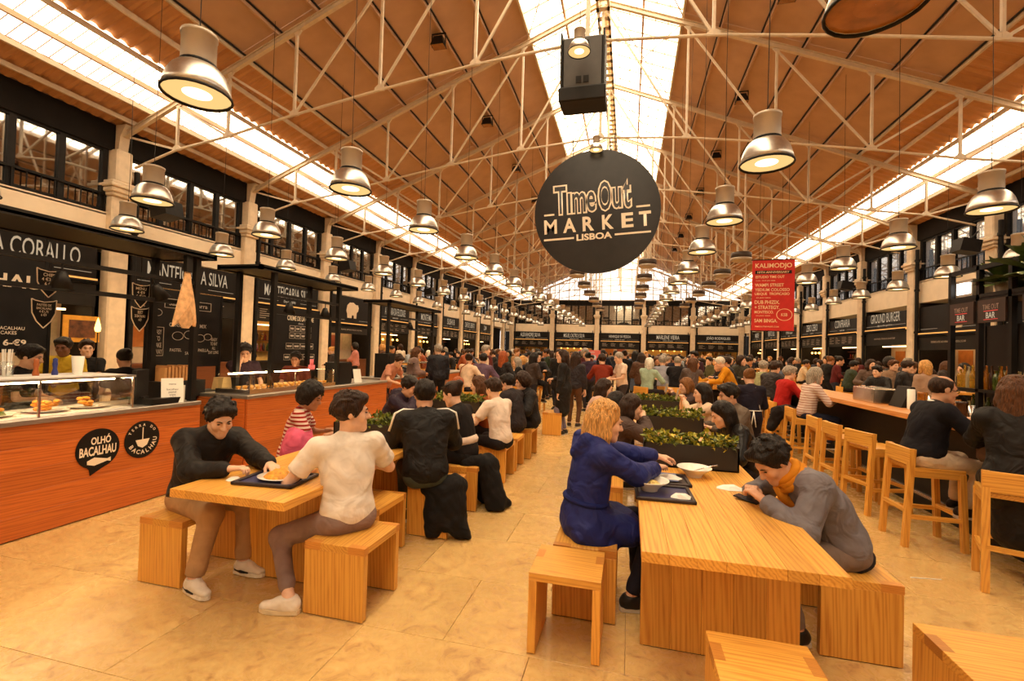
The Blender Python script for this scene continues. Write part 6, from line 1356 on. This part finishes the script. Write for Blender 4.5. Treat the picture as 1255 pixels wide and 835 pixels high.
# ------------------------------------------------------------------ figures at the middle distance
# pose, place, facing, size, garment, colour, hair cut, hair colour, label, extras
MID = [
    ('sit_table', (-3.25, 4.03), (0.85, 0.50), 0.95, 'tee', (214, 190, 176), 'curly', 'black', 'curly-haired woman in a red and white striped shirt at the left table', {'stripe': 1, 'legs': (40, 34, 36), 'skin': 2, 'head': (-20, 20)}),
    ('sit_chin', (-3.06, 5.60), (0.95, 0.05), 1.00, 'jacket', (38, 24, 44), 'short', 'black', 'young man in a dark purple hoodie leaning on his hand', {'hood': 1, 'legs': (40, 36, 44), 'skin': 1}),
    ('sit_table', (-1.70, 3.83), (-0.55, 0.83), 1.02, 'jacket', (18, 15, 15), 'short', 'black', 'man in a black track jacket with white shoulder piping, back to us', {'legs': (70, 76, 66), 'skin': 1, 'bulk': 1.1, 'hem': 0.08}),
    ('sit_table', (-1.66, 4.78), (-0.97, 0.10), 0.98, 'sweater', (26, 20, 20), 'bun', 'dark brown', 'woman in a black and white sweater with sunglasses on her head', {'legs': (26, 22, 22), 'head': (0, 20), 'hem': 0.08}),
    ('sit_table', (-1.51, 5.66), (-0.85, 0.50), 0.97, 'tee', (226, 206, 190), 'short', 'dark brown', 'second man in a white T-shirt, farther up the left tables', {'legs': (30, 26, 30), 'hem': 0.1}),
    ('sit_table', (-1.94, 6.52), (-0.90, -0.10), 0.95, 'sweater', (150, 78, 34), 'long', 'brown', 'woman in a rust-brown sweater beside the second white T-shirt', {'legs': (40, 36, 40)}),
    ('sit_table', (-1.48, 7.35), (-0.75, -0.50), 0.97, 'puffer', (26, 22, 24), 'curly', 'dark brown', 'woman with wavy hair in a black quilted coat facing us', {'legs': (30, 28, 34)}),
    ('sit_table', (-1.61, 6.85), (-0.90, 0.30), 0.97, 'puffer', (34, 26, 30), 'short', 'black', 'man in a dark quilted coat half hidden behind the second white T-shirt', {'legs': (30, 28, 34)}),
    ('sit_lean', (-3.04, 7.50), (0.90, -0.30), 0.93, 'sweater', (160, 120, 100), 'long', 'red', 'red-haired woman bent over the second left table', {'legs': (40, 36, 40)}),
    ('sit_table', (-0.48, 6.68), (0.95, 0.10), 0.97, 'puffer', (206, 168, 152), 'long', 'dark brown', 'woman in a pale pink jacket at the second right table', {'legs': (60, 30, 30)}),
    ('sit_lean', (-0.42, 5.90), (0.90, 0.30), 0.93, 'jacket', (60, 44, 40), 'long', 'black', 'black-haired woman seen from behind next to the pale pink jacket', {'legs': (30, 26, 30)}),
    ('sit_eat', (-0.15, 5.06), (0.97, 0.10), 0.93, 'puffer', (70, 52, 46), 'long', 'dark brown', 'dark-haired woman in a brown jacket eating with her hand at her mouth', {'legs': (30, 26, 30), 'hairlen': 0.33}),
    ('sit_lean', (1.24, 5.21), (-0.95, -0.20), 0.95, 'jacket', (22, 18, 18), 'long', 'black', 'woman in a black leather jacket leaning over the table, hair across her face', {'legs': (30, 26, 30), 'hairlen': 0.3, 'shiny': 1}),
    ('sit_table', (1.35, 6.13), (-0.97, -0.15), 1.00, 'jacket', (96, 82, 70), 'short', 'black', 'man in a grey shirt looking left behind the leather jacket', {'legs': (50, 46, 50), 'skin': 1, 'bulk': 1.1}),
    ('sit_phone', (1.09, 6.91), (-0.97, -0.10), 0.95, 'sweater', (214, 186, 160), 'long', 'black', 'dark-haired woman in a cream top holding up a phone', {'legs': (30, 26, 30)}),
    ('sit_phone', (1.02, 8.23), (-0.90, -0.30), 0.95, 'jacket', (60, 40, 36), 'bob', 'light brown', 'fair-haired woman looking at her phone behind the cream top', {'legs': (30, 26, 30)}),
    ('stand_hold', (1.68, 7.21), (-0.10, 1.00), 0.86, 'sweater', (28, 24, 40), 'bun', 'light brown', 'waitress in a navy shirt with white apron strings, back to us', {'legs': (30, 26, 36), 'apron': 1}),
    ('high_sit', (2.64, 9.25), (0.95, 0.30), 0.93, 'sweater', (168, 26, 22), 'short', 'grey', 'man in a red sweater on a bar stool, back to us', {'legs': (40, 34, 44)}),
    ('high_sit', (2.73, 8.33), (0.97, 0.15), 0.93, 'sweater', (206, 186, 176), 'bob', 'grey', 'grey-blonde woman in a striped top on a bar stool', {'stripe': 2, 'legs': (30, 34, 56)}),
    ('stand_reach', (2.31, 11.57), (-0.97, 0.10), 0.98, 'sweater', (204, 136, 20), 'cap', 'white', 'person in a mustard yellow sweater leaning on a high table', {'legs': (40, 40, 60)}),
    ('high_sit', (-0.58, 11.24), (-0.20, 1.00), 1.00, 'sweater', (128, 44, 24), 'short', 'dark brown', 'person in a rust-red shirt with their back to us in the walkway', {'legs': (40, 34, 40)}),
    ('stand_hold', (-0.13, 11.25), (-0.80, -0.40), 0.97, 'tee', (222, 196, 176), 'cap', 'grey', 'woman in a white T-shirt and pale cap beside the rust-red shirt', {'legs': (60, 50, 50)}),
    ('stand_talk', (-1.22, 9.30), (-0.90, 0.20), 0.97, 'coat', (22, 20, 22), 'long', 'dark brown', 'woman in a black coat standing at the walkway, looking left', {'legs': (120, 110, 130)}),
    ('stand', (-1.14, 10.34), (0.20, 1.00), 0.95, 'jacket', (40, 34, 40), 'long', 'dark brown', 'woman in dark clothes just behind the standing black coat', {'legs': (90, 60, 40)}),
    ('stand_talk', (-2.85, 10.54), (0.50, 0.80), 0.93, 'coat', (24, 20, 22), 'long', 'red', 'red-blonde woman in a black coat standing by the high table', {'legs': (30, 26, 30)}),
    ('high_sit', (-2.42, 12.55), (0.40, -0.80), 1.00, 'jacket', (26, 22, 26), 'short', 'black', 'man in a dark jacket at the high table facing us', {'legs': (30, 26, 30)}),
    ('stand', (-4.44, 10.55), (-0.60, 0.75), 1.00, 'jacket', (24, 24, 34), 'short', 'grey', 'man in a dark suit standing behind the left tables', {'legs': (24, 24, 34), 'bulk': 1.05}),
    ('stand_hold', (-4.93, 10.14), (0.70, 0.50), 0.95, 'puffer', (124, 100, 96), 'long', 'brown', 'woman in a grey-mauve quilted jacket talking to the suit', {'legs': (60, 50, 60)}),
    ('stand_bend', (-4.81, 8.67), (0.95, -0.10), 0.93, 'tee', (196, 136, 112), 'short', 'dark brown', 'woman in a salmon pink T-shirt leaning at the third counter', {'legs': (40, 36, 44)}),
    ('high_turn', (-3.47, 9.80), (0.50, 0.70), 0.95, 'sweater', (216, 190, 164), 'bun', 'dark brown', 'woman in a cream top with a brown shoulder bag', {'legs': (40, 36, 44)}),
    ('high_turn', (-3.21, 10.10), (0.30, 0.90), 0.95, 'jacket', (92, 70, 92), 'short', 'black', 'man in a mauve jacket behind the cream top', {'legs': (40, 36, 44)}),
    ('stand_hold', (-6.14, 3.49), (0.75, 0.55), 0.90, 'tee', (24, 20, 20), 'short', 'black', 'cook in black with glasses behind the food case', {'legs': (30, 26, 30), 'skin': 0}),
    ('stand_hold', (-7.58, 4.83), (0.50, -0.60), 0.95, 'tee', (196, 160, 40), 'short', 'black', 'worker in a yellow T-shirt behind the first kiosk', {'legs': (30, 26, 30), 'skin': 3}),
    ('stand_crossed', (-7.65, 5.13), (0.80, -0.55), 0.93, 'tee', (22, 18, 18), 'short', 'dark brown', 'bespectacled worker in a black T-shirt with folded arms', {'legs': (30, 26, 30), 'skin': 0}),
    ('stand_hold', (-5.99, 4.47), (-0.90, 0.30), 0.88, 'tee', (28, 24, 24), 'bun', 'black', 'worker seen from behind with hair tied up, beside the till', {'legs': (30, 26, 30), 'skin': 1}),
    ('stand_brow', (-5.39, 5.62), (0.85, -0.35), 0.95, 'tee', (52, 34, 44), 'short', 'black', 'pastry worker rubbing his brow behind the tart case', {'legs': (30, 26, 30), 'skin': 1, 'apron': 2}),
    ('stand_hold', (-5.33, 6.69), (0.40, -0.80), 0.88, 'tee', (110, 50, 34), 'short', 'black', 'worker in a rust T-shirt in front of the pastry menu board', {'legs': (30, 26, 30), 'skin': 2}),
    ('stand_talk', (5.88, 13.56), (-0.40, -0.80), 0.97, 'jacket', (90, 70, 60), 'long', 'dark brown', 'woman in a brown top standing beyond the bar', {'legs': (40, 36, 44)}),
    ('stand', (6.08, 13.06), (0.30, -0.80), 0.97, 'jacket', (150, 120, 96), 'short', 'brown', 'man in a tan jacket beyond the bar', {'legs': (40, 36, 44)}),
    ('stand_hold', (5.79, 12.02), (0.90, -0.20), 0.97, 'jacket', (28, 24, 26), 'short', 'dark brown', 'man in a black jacket beyond the middle of the bar', {'legs': (40, 36, 44)}),
    ('stand', (5.70, 10.93), (-0.20, 0.90), 0.97, 'sweater', (160, 130, 110), 'bob', 'blonde', 'blonde woman in a light top behind the till screen', {'legs': (40, 36, 44)}),
    ('high_sit', (5.54, 12.29), (-0.70, -0.50), 0.95, 'jacket', (30, 26, 26), 'short', 'black', 'man in black seated across the bar', {'legs': (40, 36, 44)}),
    ('high_sit', (0.86, 12.24), (-0.20, 1.00), 1.00, 'tee', (150, 150, 164), 'short', 'grey', 'grey-haired man in a pale blue shirt seated beyond the planters', {'legs': (40, 36, 44)}),
    ('high_sit', (1.13, 12.04), (0.30, 1.00), 1.00, 'sweater', (22, 18, 22), 'bald', 'grey', 'balding man in a black sweater next to the pale blue shirt', {'legs': (40, 36, 44)}),
    ('high_turn', (1.46, 11.79), (0.20, 1.00), 0.97, 'jacket', (88, 74, 70), 'long', 'brown', 'long-haired woman in a patterned grey top at the high table', {'legs': (40, 36, 44)}),
    ('stand', (1.75, 13.45), (-0.60, -0.70), 1.02, 'tee', (58, 34, 48), 'short', 'black', 'tall man in a dark plum T-shirt standing at the high table', {'legs': (40, 36, 44), 'skin': 2}),
    ('stand_talk', (2.80, 13.25), (0.30, -0.90), 0.97, 'jacket', (50, 46, 34), 'bob', 'dark brown', 'woman in a dark olive jacket behind the mustard sweater', {'legs': (40, 36, 44)}),
    ('high_sit', (2.81, 11.26), (0.50, 0.80), 0.97, 'sweater', (150, 150, 110), 'short', 'grey', 'person in a pale green top left of the red sweater', {'legs': (40, 36, 44)}),
    ('high_sit', (2.77, 10.52), (0.80, 0.50), 0.97, 'puffer', (40, 32, 34), 'short', 'dark brown', 'person in a dark quilted coat just left of the red sweater', {'legs': (40, 36, 44)}),
    ('high_turn', (0.44, 11.71), (0.60, 0.60), 0.95, 'sweater', (150, 170, 150), 'bob', 'white', 'white-haired woman in pale green beyond the planters', {'legs': (40, 36, 44)}),
    ('stand_hold', (-1.05, 13.11), (-0.50, 0.80), 0.95, 'sweater', (56, 40, 60), 'bun', 'black', 'woman in dark mauve beyond the rust-red shirt', {'legs': (40, 36, 44)}),
    ('stand_hold', (-2.24, 10.92), (0.60, 0.70), 0.93, 'jacket', (60, 48, 44), 'long', 'black', 'woman in a brown jacket at the high table by the walkway', {'legs': (40, 36, 44)}),
]
for pose, (x, y), fc, sc, top, col, hair, hc, label, kw in MID:
    over = {k: v for k, v in kw.items() if k in ('head', 'bulk', 'hood', 'hem', 'hairlen')}
    parts, J = parts_for(pose, 1, top=top, hair=hair, **over)
    kind, stp = 'cloth', None
    if kw.get('stripe') == 1: kind, stp = 'stripe', ((150, 34, 28), 26, .5)
    if kw.get('stripe') == 2: kind, stp = 'stripe', ((160, 110, 100), 24, .72)
    if kw.get('shiny'): kind = 'shiny'
    p = put_person(parts, top, label, (x, y, 0), face(*fc), col, legs=kw.get('legs', (40, 36, 40)), hair=hc, skin=kw.get('skin', 0), sc=sc, topkind=kind, stripes=stp)
    if pose.startswith('high') and not (x > 2.4 and y < 9.5): dup(b0, (x, y, 0), face(*fc) + PI / 2, ' '.join(('stool under the ' + label).split()[:16]), 'pine bar stools in the crowd')
    if 'piping' in label:
        for k in 'RL': MB().tube([J['N'] + J['sr'] * (.09 if k == 'R' else -.09) + J['u2'] * .035 - J['sf'] * .02, J['S' + k] + J['u2'] * .086 - J['sf'] * .03, J['S' + k] + J['sr'] * (.075 if k == 'R' else -.075) + J['u2'] * .05 - J['sf'] * .04, J['S' + k] * .55 + J['E' + k] * .45 + J['sr'] * (.07 if k == 'R' else -.07) - J['sf'] * .045], .011, 6).build('white_piping', M_PAPER, p, True)
    if 'black and white sweater' in label:
        mb = MB()
        for s_ in (-1, 1):
            A_, B_ = J['S' + ('R' if s_ > 0 else 'L')], J['E' + ('R' if s_ > 0 else 'L')]
            mb.tube([A_ * .75 + B_ * .25, A_ * .35 + B_ * .65], [.078, .074], 14); mb.tube([A_ * .15 + B_ * .85, B_ * .75 + J['W' + ('R' if s_ > 0 else 'L')] * .25], [.073, .069], 14)
        b_ = ring_tube(J['P0'] * .45 + J['C'] * .55, V(1, 0, 0), np.cross(J['u1'], V(1, 0, 0)), .128, .096, .052); mb.add(b_.v, b_.f)
        mb.build('white_block', cloth((222, 196, 176)), p, True); ring_tube(J['Hc'] + J['hu'] * .10, J['hr'], J['hf'], .085, .09, .006).build('sunglasses', M_BLACK, p, True)
    if kw.get('apron') == 1:
        c_ = J['P0'] + J['u1'] * .12; mb = ring_tube(c_, V(1, 0, 0), np.cross(J['u1'], V(1, 0, 0)), .168, .135, .007)
        mb.tube([c_ - V(0, .14, 0), c_ - V(-.03, .16, .25)], .008, 5); mb.tube([c_ - V(0, .14, 0), c_ - V(.04, .16, .22)], .008, 5); mb.tube([J['N'] + V(.05, -.08, 0), c_ + V(.12, -.09, 0)], .006, 5); mb.build('apron_strings', M_PAPER, p, True)
    if kw.get('apron') == 2:
        c_ = J['C']; MB().tube([c_ + V(0, .13, .05), J['P0'] + V(0, .16, -.30)], [.11, .17], 10).build('apron', cloth((34, 28, 32)), p, True)
    if 'shoulder bag' in label: MB().bbox(-.17, .17, -.24, -.15, .78, .98, .03).tube([(-.15, -.12, .95), (.05, -.16, 1.30), (.16, -.05, 1.42)], .012, 6).build('shoulder_bag', plain('tan_leather', lin((130, 66, 34)), .5), p)
    if 'holding up a phone' in label or 'looking at her phone' in label:
        c_ = to_local((0, 0, 0), (0, 0, 0), 0); o = MB().bbox(-.037, .037, -.006, .006, -.075, .075, .004).build('mobile_phone', M_LBODY); w_ = J['WR'] * .5 + J['WL'] * .5; a_ = face(*fc)
        o.location = (x + sc * (math.cos(a_) * w_[0] - math.sin(a_) * (w_[1] + .09)), y + sc * (math.sin(a_) * w_[0] + math.cos(a_) * (w_[1] + .09)), sc * (w_[2] + .08)); o.rotation_euler = (.2, 0, a_); tag(o, 'phone held up by the %s' % ('woman in the cream top' if 'in a cream' in label else 'fair-haired woman'), 'phone')
# loose clothes and bags around the left table
def drape(name, label, cat, prims, m, loc, rz=0, vox=.012, nz=(.014, 27)):
    o = obj(name, mesh_from([surface(prims, vox, nz)], name), m, None, loc, (0, 0, rz)); return tag(o, label, cat)
drape('backpack', 'pink drawstring bag behind the striped shirt', 'bag', [ell((0, 0, .20), np.eye(3), (.15, .12, .20), .05), cap((-.08, .05, .38), (.08, .05, .38), .03, None, .05)], cloth((214, 92, 122)), (-3.03, 3.86, .44), .4)
drape('jacket', 'dark jacket folded on the bench beside the pink bag', 'jacket', [cap((-.28, -.05, .06), (.28, .10, .08), .07, .06, .05), cap((-.10, .12, .07), (.30, -.10, .10), .06, .05, .05), cap((-.3, .02, .05), (-.1, -.1, .12), .05, .05, .05)], cloth((36, 28, 28)), (-2.95, 3.55, .45), .5)
stool('pine bench holding the folded dark jacket and pink bag', -3.17, -2.80, 3.40, 3.98)
drape('jacket', 'black quilted jacket hanging off the track-jacket bench', 'jacket', [cap((-.12, 0, .42), (.14, 0, .44), .09, .09, .06), cap((.14, -.02, .42), (.20, -.06, .08), .10, .08, .05), cap((-.05, -.04, .40), (-.02, -.10, .06), .08, .07, .05), cap((.05, -.05, .4), (.1, -.08, .15), .09, .09, .05), cap((.20, -.05, .12), (.30, -.08, .03), .06, .03, .04), half((0, 0, .012), (0, 0, -1))], cloth((22, 19, 19)), (-1.60, 3.92, 0), .1)
drape('coat', 'long black coat hanging to the floor behind the sweater woman', 'coat', [cap((-.1, 0, .46), (.14, 0, .46), .08, .08, .06), cap((.12, 0, .44), (.22, -.05, .06), .11, .12, .05), cap((.05, .1, .44), (.12, .14, .08), .09, .1, .05), cap((.24, -.02, .10), (.34, .02, .04), .08, .04, .05), half((0, 0, .012), (0, 0, -1))], cloth((20, 17, 17)), (-1.52, 4.70, 0), .2)
drape('coat', 'dark coat draped over the stool beside the red sweater', 'coat', [cap((-.1, -.1, .74), (.1, .1, .76), .10, .10, .06), cap((-.1, -.1, .72), (-.2, -.14, .50), .10, .07, .05), cap((-.02, .06, .72), (-.14, .1, .46), .10, .08, .05)], cloth((26, 20, 22)), (2.55, 8.85, 0), 0)
# ------------------------------------------------------------------ the crowd farther off
def high_table(label, x, y, L=1.9, W=.62):
    t = thing('high_table', label, 'table', (x, y, 0), 0, 'high pine tables in the crowd')
    for k in range(4): MB().bbox(-W / 2 + k * W / 4, -W / 2 + (k + 1) * W / 4 - .002, -L / 2, L / 2, 1.0, 1.05, .003).build('top_plank', W_PY, t)
    for sx in (-1, 1):
        for sy in (-1, 1): MB().box(sx * (W / 2 - .06) - .03, sx * (W / 2 - .06) + .03, sy * (L / 2 - .1) - .03, sy * (L / 2 - .1) + .03, 0, 1.0).build('leg', W_PZ, t)
    MB().box(-.03, .03, -L / 2 + .1, L / 2 - .1, .25, .30).build('stretcher', W_PY, t); return t
HT = []
for side, xs in (('left', (-3.2, -5.6, -7.9)), ('right', (1.9, 4.3, 6.7))):
    for r, x in enumerate(xs):
        for k in range(7):
            y = 12.6 + 3.7 * k + (r % 2) * 1.1
            if y > 36 or (x < -5 and y < 14.5) or (x == 4.3 and y < 14.5): continue
            HT.append((x, y, side, r, k))
ht0 = None
RN_ = {0: 'beside the walkway', 1: 'in the middle of the crowd', 2: 'nearest the stalls'}
for x, y, side, r, k in HT:
    lb = '%s high pine table back in the %s crowd row %s' % (ORD[k].replace('nearest', 'first'), side, RN_[r])
    if ht0 is None: ht0 = high_table(lb, x, y)
    else: dup(ht0, (x, y, 0), 0, lb)
COLS = {'black': (22, 19, 19), 'navy': (26, 28, 44), 'charcoal': (52, 46, 46), 'grey': (112, 104, 100), 'olive': (86, 84, 56), 'brown': (84, 54, 36), 'burgundy': (88, 26, 28), 'cream': (206, 182, 150), 'white': (222, 208, 192), 'rust': (140, 66, 30), 'denim blue': (72, 84, 110), 'tan': (160, 122, 84), 'dark green': (40, 52, 36), 'pink': (196, 130, 122), 'mustard': (190, 132, 34), 'pale blue': (150, 158, 170)}
WGT = ['black'] * 9 + ['navy'] * 7 + ['charcoal'] * 6 + ['grey'] * 2 + ['brown'] * 2 + ['olive', 'burgundy', 'cream', 'white', 'rust', 'denim blue', 'tan', 'dark green', 'pink', 'mustard', 'pale blue', 'denim blue', 'tan']
VAR = [('stand', 'jacket', 'short'), ('stand', 'coat', 'long'), ('stand_talk', 'jacket', 'bob'), ('stand_talk', 'sweater', 'short'), ('stand_hold', 'puffer', 'long'), ('stand_hold', 'sweater', 'bun'), ('stand_reach', 'jacket', 'short'), ('stand_crossed', 'jacket', 'curly'), ('high_sit', 'jacket', 'short'), ('high_sit', 'sweater', 'long'), ('high_turn', 'jacket', 'bob'), ('high_turn', 'sweater', 'short')]
GN = {'jacket': 'jacket', 'coat': 'coat', 'sweater': 'sweater', 'puffer': 'quilted coat'}
rc = random.Random(5); used = set(); HCL = ['black'] * 4 + ['dark brown'] * 4 + ['brown', 'brown', 'light brown', 'blonde', 'grey', 'grey', 'white']
def crowd_label(col, gar, hc, seated, where):
    return '%s-haired person in a %s %s %s %s' % (hc.replace(' ', '-'), col, gar, 'seated' if seated else 'standing', where)
def crowd(x, y, fx, fy, seated, where):
    for _ in range(200):
        v = rc.choice([q for q in VAR if q[0].startswith('high') == seated]); col = rc.choice(WGT); hc = rc.choice(HCL); lb = crowd_label(col, GN[v[1]], hc, seated, where)
        if lb not in used: break
    used.add(lb); parts, J = parts_for(v[0], 2, top=v[1], hair=v[2]); sc = rc.uniform(.90, 1.02)
    put_person(parts, v[1], lb, (x, y, 0), face(fx, fy), COLS[col], legs=rc.choice([(30, 28, 34), (44, 46, 62), (60, 50, 46), (26, 22, 24)]), hair=hc, skin=rc.choice([0, 0, 1, 1, 2]), sc=sc)
    if seated: dup(b0, (x, y, 0), face(fx, fy) + PI / 2, 'stool under ' + lb.replace(' seated', '', 1), 'pine bar stools in the crowd')
def zone(y): return 'near' if y < 17 else 'middle' if y < 24 else 'far'
for x, y, side, r, k in HT:
    n = 0
    for sd in (-1, 1):
        for dy in (-.62, .0, .62):
            if n >= 5 or rc.random() < (.15 if y < 22 else .3) or (x == -3.2 and sd > 0 and y < 15 and dy > 0): continue
            seated = rc.random() < .45; px_ = x + sd * (.50 if seated else .58); n += 1
            crowd(px_, y + dy + rc.uniform(-.08, .08), -sd, rc.uniform(-.4, .4), seated, 'at %s %s table %s' % (zone(y), side, ('by walkway', 'mid-crowd', 'by stalls')[r]))
# people walking or queueing along the stalls
for k in range(26):
    side = 'left' if k % 2 == 0 else 'right'; y = 13.5 + (k // 2) * 1.75
    x = (-9.6 + rc.uniform(-.5, .4)) if side == 'left' else (8.3 + rc.uniform(-.5, .3))
    crowd(x, y, -1 if side == 'left' else 1, rc.uniform(-.8, .8), False, 'queueing by %s stalls, %s' % (side, zone(y)))
for k in range(14):
    crowd(-9.0 + k * 1.25 + rc.uniform(-.3, .3), 39.5 + rc.uniform(-1.4, 1.2), rc.uniform(-1, 1), rc.choice([1, 1, -1]), False, 'before the far end wall')
for k, (x, y) in enumerate(((.35, 12.6), (.75, 13.6), (-.1, 14.2), (.9, 15.4), (.2, 16.2), (-1.9, 13.2), (-1.6, 15.8), (.6, 18.2), (-.2, 19.2), (.8, 20.6), (0.1, 22.0), (.7, 24.2), (-1.7, 18.2), (-1.9, 22.5), (.3, 26.5), (-1.3, 14.5), (-.9, 17.5), (-1.4, 20.0), (-.6, 23.0), (-1.2, 26.0), (-.5, 30.0))): crowd(x, y, rc.uniform(-.3, .3), -1 if k % 2 else 1, False, 'walking along the walkway')
# jugs and bottles on the high tables
ri = random.Random(3); gm = MB().lathe([(.03, 0), (.035, .12), (.032, .12), (.027, .01), (.001, .01)], 10).mesh('drinking_glass', True); gm.materials.append(M_GLASS)
for x, y, side, r, k in HT:
    if y > 24: continue
    for q in range(2):
        o = obj('drinking_glass', gm, None, None, (x + ri.uniform(-.2, .2), y + ri.uniform(-.7, .7), 1.05)); tag(o, 'drinking glass on %s high table, %s row %s' % (ORD[k].replace('nearest', 'first'), side, RN_[r]), 'glass', 'glasses on the high tables')
o = MB().tube([(0, 0, .004), (.22, .0, .004)], .004, 6).build('drinking_straw', M_PAPER); o.location = (2.13, 4.26, 0); o.rotation_euler = (0, 0, .15); tag(o, 'white drinking straw lying on the floor by the bar stools', 'straw')
